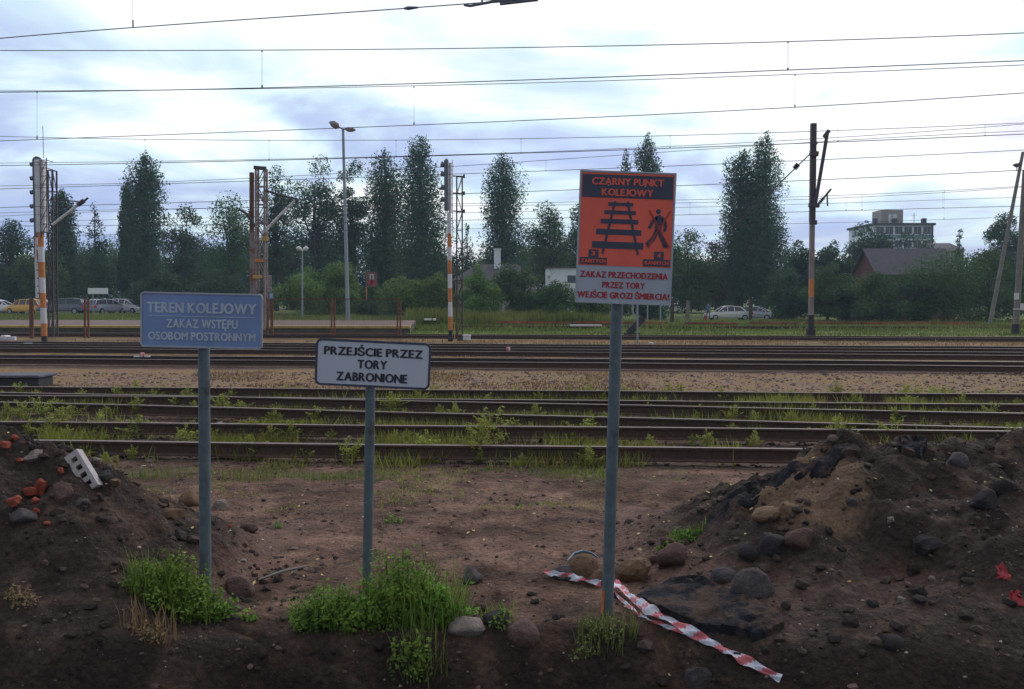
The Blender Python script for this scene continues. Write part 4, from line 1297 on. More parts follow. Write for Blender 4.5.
noticeboard(366, 377, 272, 287, 300, 72, 'brown_sign', 'brown notice board with red emblem on a leaning post among the shrubs', postpx=366.5, post='mast_o', glyph=[(.3, .15, .75, .45, 'red_txt'), (.35, .5, .7, .85, 'mast_w'), (.45, .2, .6, .8, 'red_txt')])
noticeboard(267, 271.5, 275, 292, 318, 60, 'rust_pale', 'narrow yellowish plate on a post right of the rusty lattice mast', post='mast_dark')
noticeboard(269.2, 273, 293, 299, 330, 44, 'blue', 'tiny blue plate on a red post at the platform fence corner', post='rust', glyph=[(.35, .3, .65, .8, 'mast_w')])
noticeboard(88, 108, 288, 294, 314, 86, 'wall_white', 'small white direction board behind the parked grey cars', postpx=93, post='zinc')
for i, (px, yt, yb, lb) in enumerate(((637.5, 303, 344, 'tallest of the thin grey stakes under the red sign, beside its post'), (633, 303, 318, 'thin grey stake farthest left under the red sign'), (647.5, 304, 321, 'thin grey stake in the middle behind the leaning black board'), (660.5, 304, 322, 'thin grey stake below the right corner of the red sign'))):
    dd = [32, 62, 62, 62][i]
    a = V3(px, yb, dd); b = V3(px, yt - [25, 8, 8, 8][i], dd)
    mb = MB(); mb.tube([a, b], [.035, .05, .05, .05][i], 6); mb.tube([b, b + Vector((0, 0, .05))], [.05, .02], 6)
    setp(mb.build('marker_stake', M['zinc'], origin=a), lb, 'stake', 'thin grey stakes')
for px, yt, yb, w_, lb in ((672, 299, 322, .32, 'dark wooden post just right of the red sign'), (688, 301, 321, .26, 'weathered pale post left of the silver saloon'), (750.5, 299, 320, .28, 'dark post in front of the tail of the silver saloon')):
    a = V3(px, yb, 66); b = V3(px, yt, 66)
    mb = MB(); mb.bar(a, b, w_ * .8); mb.bar(b, b + Vector((0, 0, .06)), w_ * .6)
    setp(mb.build('wooden_post', M['bark'] if 'dark' in lb else M['conc'], origin=a), lb, 'post', 'old posts by the car park')
# leaning black board
a = V3(628, 333.5, 41); b = V3(643, 318, 41.4)
mb = MB(); mb.bar(a, b, .07, .36); mb.bar(V3(624, 334, 41), V3(640, 333.6, 41), .08)
setp(mb.build('black_board', M['mast_k'], origin=a), 'black board leaning to the right beside the far track under the red sign', 'board')

# platform mesh fence
root = thing('mesh_fence', G(333, 336, 0), 'rusty red post and wire mesh fence along the platform track, left half', 'fence')
d = 41
posts = [30.5, 32.8, 85, 88.5, 268, 272.5, 331.5, 334.5, 397.5, 400.3]
for px in posts:
    dd = d
    mb = MB(); mb.bar(V3(px, 338, dd), V3(px, 298.5, dd), .075); mb.build('post', M['rust'], root)
mb = MB()
for (p0, p1) in ((272.5, 331.5), (334.5, 397.5)):
    mb.bar(V3(p0, 299, d), V3(p1, 299, d), .04); mb.bar(V3(p0, 333, d), V3(p1, 333, d), .035)
mb.build('rail', M['rust'], root)
for (p0, p1) in ((272.5, 331.5), (334.5, 397.5)):
    mb = MB()
    n = 42
    for i in range(n):
        px = p0 + (p1 - p0) * (i + .5) / n; mb.tube([V3(px, 332.5, d), V3(px, 299.5, d)], .0032, 3, cap=False)
    for i in range(24):
        yy = 299.5 + 33 * (i + .5) / 24; mb.tube([V3(p0, yy, d), V3(p1, yy, d)], .0032, 3, cap=False)
    mb.build('mesh_panel', M['mast_dark'], root)

# trackside boxes, markers, slab
def smallbox(name, px0, px1, yt, yb, d, mts, label, cat, extra=None, dep=.4):
    a = V3(px0, yb, d); b = V3(px1, yt, d)
    mb = MB(); mb.bevbox((a.x, d, a.z), (b.x, d + dep, b.z), min(.03, (b.z - a.z) * .2), 0)
    if extra: extra(mb, a, b)
    setp(mb.build(name, mts, origin=((a.x + b.x) / 2, d, a.z)), label, cat)
smallbox('point_machine', 463, 470, 335.8, 341, 36.6, [M['mast_w'], M['mast_dark']], 'small white box beside the foot of the slim striped signal mast', 'track box', lambda mb, a, b: (mb.box((a.x - .25, a.y + .1, a.z), (a.x - .003, a.y + .3, a.z + .12), 1), mb.box((a.x - .02, a.y - .02, b.z + .003), (b.x + .02, a.y + .42, b.z + .03), 0)))
smallbox('point_machine', 0, 5.5, 335.5, 340.5, 35.5, [M['mast_w'], M['mast_dark']], 'white track box at the left edge near the white signal mast', 'track box', lambda mb, a, b: (mb.box((b.x + .003, a.y + .1, a.z), (b.x + .3, a.y + .25, b.z - .05), 0),))
smallbox('point_machine', 22, 30, 343, 346.8, 33.4, [M['zinc'], M['mast_dark']], 'low grey track box left of the black foot of the white signal mast', 'track box', lambda mb, a, b: (mb.box((b.x + .003, a.y + .1, a.z), (b.x + .5, a.y + .2, a.z + .06), 1),))
smallbox('track_marker', 139.5, 143.8, 352.4, 357.2, 25.0, [M['tape_r'], M['mast_w']], 'red and white marker lying on the rails just below the blue sign', 'marker', lambda mb, a, b: (mb.box((a.x + .04, a.y - .012, a.z), (a.x + .085, a.y - .003, b.z - .01), 1), mb.box((a.x - .17, a.y, a.z), (a.x - .01, a.y + .1, a.z + .03), 1), mb.box((b.x + .01, a.y, a.z), (b.x + .15, a.y + .1, a.z + .04), 1)), dep=.1)
smallbox('track_marker', 506, 510.5, 347, 351.3, 26.8, [M['tape_r'], M['mast_w']], 'red and white marker on the rails right of the white warning sign', 'marker', lambda mb, a, b: (mb.box((a.x + .07, a.y - .012, a.z + .02), (a.x + .12, a.y - .003, b.z - .02), 1),), dep=.1)
smallbox('track_marker', 649.5, 653.5, 342.5, 344.3, 32.0, [M['mast_w']], 'tiny white litter on the far track right of the red sign post', 'litter', dep=.1)
smallbox('track_marker', 570, 602, 324.6, 326.2, 50, [M['mast_w']], 'long pale plank lying in the far grass left of the red sign post', 'plank', dep=.2)
smallbox('track_marker', 424, 436, 318.6, 320.6, 60, [M['mast_w']], 'pale sheet lying in the far grass left of the slim striped mast', 'sheet', dep=.5)
# concrete cover slab at left
a = V3(-12, 384.6, 17.9); b = V3(38, 375.2, 17.9)
M['slab'] = simple('slab_grey', (0.10, 0.11, 0.14), 0.85, 0, 0.25, 4, 0.3)
root = thing('concrete_slab', ((a.x + b.x) / 2, 17.9, 0), 'low dark grey concrete slab on the gravel strip at the left edge', 'concrete slab')
mb = MB(); mb.bevbox((a.x, 17.9, -.05), (b.x, 18.5, b.z - .06), .02); mb.build('slab_body', M['mast_k'], root)
mb = MB(); mb.bevbox((a.x - .02, 17.86, b.z - .057), (b.x + .04, 18.6, b.z + .0), .015); mb.build('slab_lid', M['slab'], root)
# rusty rails stacked at the far right track
def stack(px0, px1, d, label, zb=.05):
    mb = MB()
    x0_, x1_ = X_(px0, d), X_(px1, d)
    r2 = random.Random(px0)
    x = x0_
    while x < x1_:
        ln_ = r2.uniform(3, 7)
        for k in range(3):
            zz_ = zb - .02 + .08 * (k // 2) + float(base(x, d)); yy = d + .18 * (k % 2) + r2.uniform(-.05, .05)
            mb.bar((x, yy, zz_ + .09), (min(x + ln_, x1_ + 1), yy + r2.uniform(-.1, .1), zz_ + .05), .07, .08)
        x += ln_ + r2.uniform(-.3, 1.6)
    setp(mb.build('rusty_rail_stack', M['rust_o'], origin=(x0_, d, 0)), label, 'stack of rails')
M['rust_o'] = simple('orange_rust', (0.28, 0.09, 0.05), 0.85, 0, 0.5, 1.2)
stack(498, 960, 60, 'long low row of orange rusty scrap rails behind the farthest track', .20)

# ------------------------------------------------------------------ overhead wires
def wire_pts(poly, pl, d0, d1):
    """poly: image polyline; the wire hangs in the vertical plane through the track line d0(px 0) .. d1(px 1024)"""
    a, b = line2(0, d0, 1024, d1)
    out = []
    xs = [p[0] for p in poly]; ys = [p[1] for p in poly]
    # smooth interpolation (quadratic fit keeps a natural hang)
    deg = 3 if len(xs) > 3 else len(xs) - 1
    co = np.polyfit(np.array(xs) / 1000, ys, deg)
    for px in np.linspace(pl[0], pl[1], 30):
        if px < xs[0]:
            e = ys[0] + (px - xs[0]) * (np.polyval(co, xs[0] / 1000 + .02) - np.polyval(co, xs[0] / 1000)) / 20
        elif px > xs[-1]:
            e = ys[-1] + (px - xs[-1]) * (np.polyval(co, xs[-1] / 1000) - np.polyval(co, xs[-1] / 1000 - .02)) / 20
        else:
            e = np.polyval(co, px / 1000)
        r = ray(px, e)
        t = a / (1 - b * r[0])
        out.append((r[0] * t, t, CAM_H + r[2] * t))
    return out, co, (a, b)


def at_wire(px, co, ab):
    e = np.polyval(co, px / 1000); r = ray(px, e); t = ab[0] / (1 - ab[1] * r[0])
    return Vector((r[0] * t, t, CAM_H + r[2] * t))


def overhead(d0, d1, label, mess=None, cont=None, drops=(), rm=.0055, rc=.0065, extra=(), pl=(-260, 1290)):
    root = thing('overhead_line', (0, (d0 + d1) / 2, 0), label, 'overhead wire', 'overhead lines above the tracks')
    info = {}
    for key, poly, r in (('messenger_wire', mess, rm), ('contact_wire', cont, rc)):
        if poly:
            pts, co, ab = wire_pts(poly, pl, d0, d1)
            mb = MB(); mb.tube(pts, r, 5); mb.build(key, M['wire'], root); info[key] = (co, ab)
    for poly in extra:
        pts, co, ab = wire_pts(poly, pl, d0, d1)
        mb = MB(); mb.tube(pts, rm * .9, 5); mb.build('feeder_wire', M['wire'], root)
    for px in drops:
        if 'messenger_wire' in info and 'contact_wire' in info:
            a = at_wire(px, *info['messenger_wire']); b = at_wire(px, *info['contact_wire'])
        else:
            b = at_wire(px, *info['contact_wire']); a = b + Vector((0, 0, 1.3))
        mb = MB(); mb.tube([a, b], rm * .38, 4); s_ = .035
        k = min(.8, abs(a.z - b.z) * .2 + .03)
        mb.tube([b, b.lerp(a, .06 + .02)], rm * 1.9, 5); mb.tube([a, a.lerp(b, .05)], rm * 1.6, 5)
        mb.build('dropper', M['wire'], root)
    return root, info


r1, inf = overhead(12.9, 10.7, 'nearest overhead wire, climbing out of the top of the picture above the front tracks', cont=[(0, 38.5), (134, 27), (256, 19.5), (405, 8), (540, -2)], drops=(133,), pl=(-260, 700), rc=.0075)
# splice fittings at the top of the picture
co, ab = inf['contact_wire']
p = [at_wire(x, co, ab) for x in (404, 408, 418, 464, 470, 482, 492, 500, 514, 524, 538)]
for pts_, rs_ in (([p[0], p[1], p[2]], [.012, .026, .012]), ([p[3] + Vector((0, 0, -.01)), p[4] + Vector((0, 0, -.03)), p[6], p[8]], .018), ([p[5] + Vector((0, 0, .05)), p[7] + Vector((0, 0, .03)), p[9], p[10]], .02),
                  ([p[7] + Vector((0, 0, -.035)), p[10] + Vector((0, 0, -.02))], .02), ([p[5] + Vector((0, 0, .05)), p[5] + Vector((0, 0, -.02))], .014)):
    mb = MB(); mb.tube(pts_, rs_, 6); mb.build('wire_splice', M['signal_k'], r1)
overhead(16.0, 13.9, 'overhead line pair crossing high, with droppers above the blue sign and far right', [(0, 50.5), (256, 50), (512, 48), (768, 42), (1024, 33)], [(0, 92.5), (256, 87), (512, 82), (788, 69), (1024, 61)], (262, 788), .0075, .008)
overhead(20.9, 16.1, 'overhead line pair with a long dropper above the white warning sign', [(0, 91), (256, 88.5), (512, 84), (768, 75), (1024, 65)], [(0, 141), (256, 131), (512, 121.5), (795, 107), (1024, 93)], (37, 414, 795), .007, .008)
overhead(26, 21.5, 'overhead line pair passing just over the top of the red sign', [(0, 136.5), (256, 140), (512, 139.2), (640, 136.5), (768, 132.5), (1024, 123)], [(0, 165.5), (256, 161), (512, 153), (768, 145), (1024, 134)], (145, 269, 396, 521, 670, 838, 985), .0075, .010, extra=([(0, 163), (256, 160), (512, 152), (660, 147.5), (760, 142), (1024, 124)],))
overhead(30, 26, 'overhead line crossing behind the top edge of the red sign', [(0, 186), (256, 177.5), (450, 167), (600, 157), (700, 149), (1024, 131)], [(0, 189), (256, 181), (450, 174), (700, 165), (1024, 150)], (204, 546, 770), .008, .0095)
overhead(34, 29, 'overhead line crossing behind the red sign at the height of its dark band', None, [(0, 207.5), (256, 200.5), (450, 194), (700, 185), (1024, 170)], (), .008, .011, extra=([(0, 216), (256, 208), (450, 203), (700, 200), (1024, 186)],))
overhead(40, 36, 'lower group of far overhead wires right and left of the lattice masts', [(0, 213), (450, 206), (700, 202.5), (1024, 187)], [(0, 226), (450, 220.5), (700, 214.5), (1024, 206)], (545, 690, 846, 862, 943), .009, .011, extra=([(0, 222), (450, 213), (700, 207), (1024, 197)],))
overhead(44, 41, 'lowest and faintest overhead wire above the far treetops', None, [(0, 238), (450, 229), (700, 225.5), (1024, 216.5)], (944,), .006, .009)
#PART3


# ------------------------------------------------------------------ signs
def frame(TL, TR, BL, d, dz_right=0.0):
    """panel frame from picture corners, panel roughly facing the camera"""
    o = V3(*TL, d); x = V3(*TR, d + dz_right) - o; y = V3(*BL, d) - o
    w = x.length; h = y.length
    U = x.normalized(); Vv = (-y).normalized(); Nn = U.cross(Vv).normalized()
    Vv = Nn.cross(U).normalized()
    if Nn.y > 0: Nn = -Nn
    return o - Vv * h, U, Vv, Nn, w, h


def rr_outline(w, h, r, n=6, ins=0.0):
    x0, y0, x1, y1 = ins, ins, w - ins, h - ins
    r = max(r - ins, .001); pts = []
    for (cx_, cy_, a0) in ((x1 - r, y0 + r, -90), (x1 - r, y1 - r, 0), (x0 + r, y1 - r, 90), (x0 + r, y0 + r, 180)):
        for i in range(n + 1):
            a = rad(a0 + 90 * i / n); pts.append((cx_ + r * math.cos(a), cy_ + r * math.sin(a)))
    return pts


class Face:
    def __init__(s, fr): s.o, s.U, s.V, s.N, s.w, s.h = fr
    def pt(s, u, v, n=0.0): return s.o + s.U * u + s.V * v + s.N * n
    def slab(s, mb, outl, n0, n1, mi=0):
        k = len(outl)
        vs = [s.pt(u, v, n0) for u, v in outl] + [s.pt(u, v, n1) for u, v in outl]
        mb.add(vs, [tuple(range(k)), tuple(range(2 * k - 1, k - 1, -1))] + [(i, (i + 1) % k, k + (i + 1) % k, k + i) for i in range(k)], mi)
    def ring(s, mb, o1, o2, n0, n1, mi=0):
        k = len(o1)
        vs = [s.pt(u, v, n1) for u, v in o1] + [s.pt(u, v, n1) for u, v in o2] + [s.pt(u, v, n0) for u, v in o1] + [s.pt(u, v, n0) for u, v in o2]
        fs = []
        for i in range(k):
            j = (i + 1) % k
            fs += [(i, j, k + j, k + i), (2 * k + i, i, j, 2 * k + j)[::1], (k + i, k + j, 3 * k + j, 3 * k + i)]
        mb.add(vs, fs, mi)
    def rect(s, mb, u0, v0, u1, v1, n0, n1, mi=0): s.slab(mb, [(u0, v0), (u1, v0), (u1, v1), (u0, v1)], n0, n1, mi)


def glyph(ch):
    """outline of one capital from the built-in font, scaled to a cap height of 1"""
    if ch in _cap: return _cap[ch]
    cu = bpy.data.curves.new('txt', 'FONT'); cu.body = ch; cu.resolution_u = 3
    o = bpy.data.objects.new('tmp', cu); COL.objects.link(o)
    me = bpy.data.meshes.new_from_object(o.evaluated_get(bpy.context.evaluated_depsgraph_get()))
    V = np.array([v.co[:2] for v in me.vertices]); Fc = [list(p.vertices) for p in me.polygons]
    bpy.data.objects.remove(o); bpy.data.meshes.remove(me)
    if 'unit' not in _cap: _cap['unit'] = V[:, 1].max()      # first call is made with H
    V = V / _cap['unit']
    V[:, 0] -= V[:, 0].min()
    if ch == 'J':
        V[:, 1] = (V[:, 1] - V[:, 1].min()) / (V[:, 1].max() - V[:, 1].min())
        V[:, 0] = V[:, 0] / V[:, 0].max() * .46
    _cap[ch] = (V, Fc)
    return _cap[ch]


_cap = {}
glyph('H')


def lettering(face, txt, u0, u1, v0, capH, m, parent, n=.0025, bold=0.078):
    """capitals from u0..u1 with baseline v0 and cap height capH; strokes are thickened by stacked shifted copies"""
    x = 0; items = []
    for ch in txt:
        if ch == ' ': x += .42; continue
        V, Fc = glyph(ch); w = V[:, 0].max()
        items.append((V, Fc, x)); x += w + (.17 if ch not in 'I!' else .20)
    total = items[-1][2] + items[-1][0][:, 0].max()
    sx = (u1 - u0) / total
    mb = MB(); k = 0
    for (dx, dy) in ((-bold, 0), (bold, 0), (0, bold * .45), (0, -bold * .45), (0, 0)):
        for (V, Fc, ox) in items:
            vs = [face.pt(u0 + (v[0] + ox + dx) * sx, v0 + (v[1] * (1 - bold * .5) + bold * .25 + dy) * capH, n + .00025 * k) for v in V]
            mb.add(vs, Fc)
        k += 1
    return mb.build('lettering', m, parent)


def sign_post(root, base_p, top_p, r, tag=None):
    mb = MB(); mb.tube([base_p, top_p], r, 20); p = mb.build('post', M['galv'], root)
    mb = MB(); mb.tube([top_p, top_p + Vector((0, 0, .008))], r * 1.04, 20); mb.build('post_cap', M['mast_dark'], p)
    if tag is not None:
        d_ = (top_p - base_p).normalized(); a = base_p + d_ * tag[0]; b = base_p + d_ * tag[1]
        n_ = 5; vs = []
        for q in (a, b):
            for i in range(n_):
                an = rad(tag[2] + 60 * i / (n_ - 1)); vs.append(q + Vector((math.cos(an), -math.sin(an), 0)) * (r + .0015))
        mb = MB(); mb.add(vs, [(i, i + 1, n_ + i + 1, n_ + i) for i in range(n_ - 1)]); mb.build('rust_patch', M['orange_tag'], p)
    return p


# --- blue sign
d = 5.0
bp_ = hit(204.5, 568); bp_ = Vector(tuple(float(c) for c in P(204.3, 570, d)))
root = thing('warning_sign', bp_, 'faded blue sign with grey lettering on a straight post at the left heap', 'sign', 'railway warning signs')
sign_post(root, Vector((bp_.x, d, bp_.z - .6)), V3(203.6, 300, d), .0325)
f = Face(frame((141, 291.5), (263, 294.2), (141, 346.6), d - .045)); r_ = .022
mb = MB(); f.slab(mb, rr_outline(f.w, f.h, r_), 0, .004); pn = mb.build('panel', M['blue'], root)
mb = MB(); f.ring(mb, rr_outline(f.w, f.h, r_, ins=-.001), rr_outline(f.w, f.h, r_, ins=.009), .0, .008); mb.build('rim', M['sign_edge'], pn)
W_, H_ = f.w, f.h
lettering(f, 'TEREN KOLEJOWY', W_ * .055, W_ * .945, H_ * .63, H_ * .185, M['bluetxt'], pn, n=.006)
lettering(f, 'ZAKAZ WSTĘPU', W_ * .215, W_ * .795, H_ * .36, H_ * .155, M['bluetxt'], pn, n=.006)
lettering(f, 'OSOBOM POSTRONNYM', W_ * .065, W_ * .94, H_ * .135, H_ * .145, M['bluetxt'], pn, n=.006)
mb = MB(); f.rect(mb, W_ * .07, H_ * .562, W_ * .94, H_ * .572, .005, .006); mb.build('ruled_line', M['bluetxt'], pn)
mb = MB()
for vv in (.25, .75): mb.bar(f.pt(W_ * .44, H_ * vv, -.0165), f.pt(W_ * .60, H_ * vv, -.0165), .02, .01)
mb.build('clamp', M['sign_edge'], root)

# --- white sign
d = 5.15
b0 = V3(366.0, 604, d); b0 = Vector((b0.x, d, b0.z))
root = thing('warning_sign', b0, 'low white sign with black border and black lettering on a post in the weeds', 'sign', 'railway warning signs')
sign_post(root, b0 - Vector((0, 0, .2)), V3(371.3, 345, d), .0290, (.22, .34, 130))
f = Face(frame((316.5, 338), (431.5, 343.5), (314.3, 384.5), d - .04)); r_ = .035
mb = MB(); f.slab(mb, rr_outline(f.w, f.h, r_), 0, .004); pn = mb.build('panel', M['white_sign'], root)
mb = MB(); f.ring(mb, rr_outline(f.w, f.h, r_, ins=-.001), rr_outline(f.w, f.h, r_, ins=.012), .0, .006); mb.build('border', M['dark_sign'], pn)
W_, H_ = f.w, f.h
lettering(f, 'PRZEJŚCIE PRZEZ', W_ * .075, W_ * .925, H_ * .665, H_ * .175, M['black_txt'], pn, n=.006)
lettering(f, 'TORY', W_ * .37, W_ * .62, H_ * .395, H_ * .185, M['black_txt'], pn, n=.006)
lettering(f, 'ZABRONIONE', W_ * .19, W_ * .80, H_ * .12, H_ * .185, M['black_txt'], pn, n=.006)
mb = MB()
for vv in (.25, .75): mb.bar(f.pt(W_ * .42, H_ * vv, -.0165), f.pt(W_ * .57, H_ * vv, -.0165), .02, .01)
mb.build('clamp', M['sign_edge'], root)

# --- red sign
d = 4.85
b0 = V3(606.2, 618, d)
root = thing('warning_sign', b0, 'tall leaning red and grey sign with black track pictogram, highest of the three signs', 'sign', 'railway warning signs')
sign_post(root, b0 - Vector((0, 0, .2)), V3(620.6, 190, d), .0325, (.22, .36, 130))
f = Face(frame((580.2, 170), (676.3, 173.5), (572.8, 302), d - .045))
W_, H_ = f.w, f.h
mb = MB(); f.rect(mb, 0, 0, W_, H_, 0, .004); pn = mb.build('panel', M['grey_sign'], root)
mb = MB(); o1 = [(-.001, -.001), (W_ + .001, -.001), (W_ + .001, H_ + .001), (-.001, H_ + .001)]; e = .007; o2 = [(e, e), (W_ - e, e), (W_ - e, H_ - e), (e, H_ - e)]
f.ring(mb, o1, o2, 0, .008); mb.build('rim', M['sign_edge'], pn)
e2 = .010
vr = H_ * .285
mb = MB(); f.rect(mb, e2, vr, W_ - e2, H_ - e2, .004, .0055); rp = mb.build('red_field', M['red_sign'], pn)
def put(u0, v0, u1, v1, m_='dark_sign', name='pictogram', n1=.0075, parent=None):
    mb = MB(); f.rect(mb, W_ * u0, H_ * v0, W_ * u1, H_ * v1, .0055, n1); return mb.build(name, M[m_], parent or pn)
put(.028, .800, .972, .972, name='dark_band')
lettering(f, 'CZARNY PUNKT', W_ * .13, W_ * .87, H_ * .895, H_ * .052, M['red_sign'], pn, n=.0095)
lettering(f, 'KOLEJOWY', W_ * .235, W_ * .765, H_ * .815, H_ * .052, M['red_sign'], pn, n=.0095)
# track pictogram: five sleepers and two rails
mb = MB()
for (uc, vc, hw, hh) in ((.435, .752, .13, .013), (.432, .690, .165, .0145), (.430, .622, .195, .0175), (.425, .542, .235, .021), (.420, .442, .268, .026)):
    f.rect(mb, W_ * (uc - hw), H_ * (vc - hh), W_ * (uc + hw), H_ * (vc + hh), .0055, .0075)
def strip(pts, w, n0=.0055, n1=.0085):
    for (a, b) in zip(pts[:-1], pts[1:]):
        a = Vector((a[0] * W_, a[1] * H_)); b = Vector((b[0] * W_, b[1] * H_)); q = (b - a).normalized(); q = Vector((-q.y, q.x)) * w / 2
        f.slab(mb, [tuple(a - q), tuple(b - q), tuple(b + q), tuple(a + q)], n0, n1)
strip([(.265, .375), (.375, .775)], W_ * .024); strip([(.635, .375), (.505, .775)], W_ * .024)
mb.build('track_pictogram', M['dark_sign'], rp)
# walking man crossed out
mb = MB()
def disc(u, v, r, n=14): f.slab(mb, [(W_ * u + r * math.cos(2 * math.pi * i / n), H_ * v + r * math.sin(2 * math.pi * i / n)) for i in range(n)], .0055, .0085)
disc(.830, .708, W_ * .026)
f.slab(mb, [(W_ * a, H_ * b) for a, b in ((.800, .560), (.862, .560), (.885, .665), (.845, .685), (.805, .672))], .0055, .0085)
strip([(.815, .665), (.772, .630), (.742, .580)], W_ * .032)
strip([(.880, .655), (.912, .610), (.902, .560)], W_ * .032)
strip([(.825, .565), (.790, .505), (.725, .455)], W_ * .045)
strip([(.845, .565), (.880, .510), (.915, .455)], W_ * .045)
strip([(.725, .452), (.755, .446)], W_ * .03); strip([(.895, .447), (.94, .447)], W_ * .03)
mb.build('walking_figure', M['dark_sign'], rp)
mb = MB(); strip([(.735, .44), (.955, .715)], W_ * .014, .0088, .0096); strip([(.955, .44), (.735, .715)], W_ * .014, .0099, .0107)
mb.build('cross_out', M['red_x'], rp)
for (u0, v0, u1, v1) in ((.03, .293, .315, .345), (.120, .345, .225, .405), (.690, .293, .972, .345), (.805, .345, .905, .405)):
    put(u0, v0, u1, v1 - (.0 if v1 < .4 else 0), name='count_box', parent=rp)
lettering(f, '3', W_ * .152, W_ * .186, H_ * .358, H_ * .034, M['red_sign'], rp, n=.0095)
lettering(f, '4', W_ * .838, W_ * .872, H_ * .358, H_ * .034, M['red_sign'], rp, n=.0095)
lettering(f, 'ZABITYCH', W_ * .045, W_ * .300, H_ * .304, H_ * .028, M['red_sign'], rp, n=.0095)
lettering(f, 'RANNYCH', W_ * .712, W_ * .955, H_ * .304, H_ * .028, M['red_sign'], rp, n=.0095)
lettering(f, 'ZAKAZ PRZECHODZENIA', W_ * .045, W_ * .955, H_ * .195, H_ * .046, M['red_txt'], pn, n=.006)
lettering(f, 'PRZEZ TORY', W_ * .28, W_ * .72, H_ * .118, H_ * .046, M['red_txt'], pn, n=.006)
lettering(f, 'WEJŚCIE GROZI ŚMIERCIĄ!', W_ * .022, W_ * .978, H_ * .040, H_ * .046, M['red_txt'], pn, n=.006)
mb = MB()
for (u, v) in ((.30, .893), (.68, .893)): disc(u, v, .004)
mb.build('bolt', M['sign_edge'], pn)
mb = MB()
for vv in (.25, .75): mb.bar(f.pt(W_ * .36, H_ * vv, -.0165), f.pt(W_ * .56, H_ * vv, -.0165), .02, .01)
mb.build('clamp', M['sign_edge'], root)

# ------------------------------------------------------------------ stones and rubble
import bmesh
def stone_mesh(p, w, h, dep, seed, ang=0.0, jag=0.0, sink=.25, tilt=0.0):
    bm = bmesh.new(); bmesh.ops.create_icosphere(bm, subdivisions=3 if jag == 0 else 2, radius=1)
    r = np.random.default_rng(seed); off = r.uniform(0, 100, 3)
    ks = [(Vector(rand_dirs(1, r)[0]), r.uniform(.55, .85)) for _ in range(11 + int(jag * 4))]
    for v in bm.verts:
        n = v.co.copy()
        for k, q in ks:           # planar facets worn round
            dd = n.dot(k)
            if dd > q: n = n - k * (dd - q) * (.88 if jag == 0 else .97)
        s = 1 + (.16 if jag == 0 else .42) * float(vnoise(np.array([n.x * 2 + off[0]]), np.array([n.y * 2 + n.z * 1.7 + off[1]]))[0])
        v.co = n * s
    Rm = Matrix.Rotation(ang, 3, 'Z') @ Matrix.Rotation(tilt, 3, 'Y')
    for v in bm.verts:
        q = Rm @ Vector((v.co.x * w / 2, v.co.y * dep / 2, v.co.z * h / 2)); v.co = q + Vector(p) + Vector((0, 0, h / 2 - h * sink))
    me = bpy.data.meshes.new('stone'); bm.to_mesh(me); bm.free()
    for pl_ in me.polygons: pl_.use_smooth = (jag == 0)
    return me


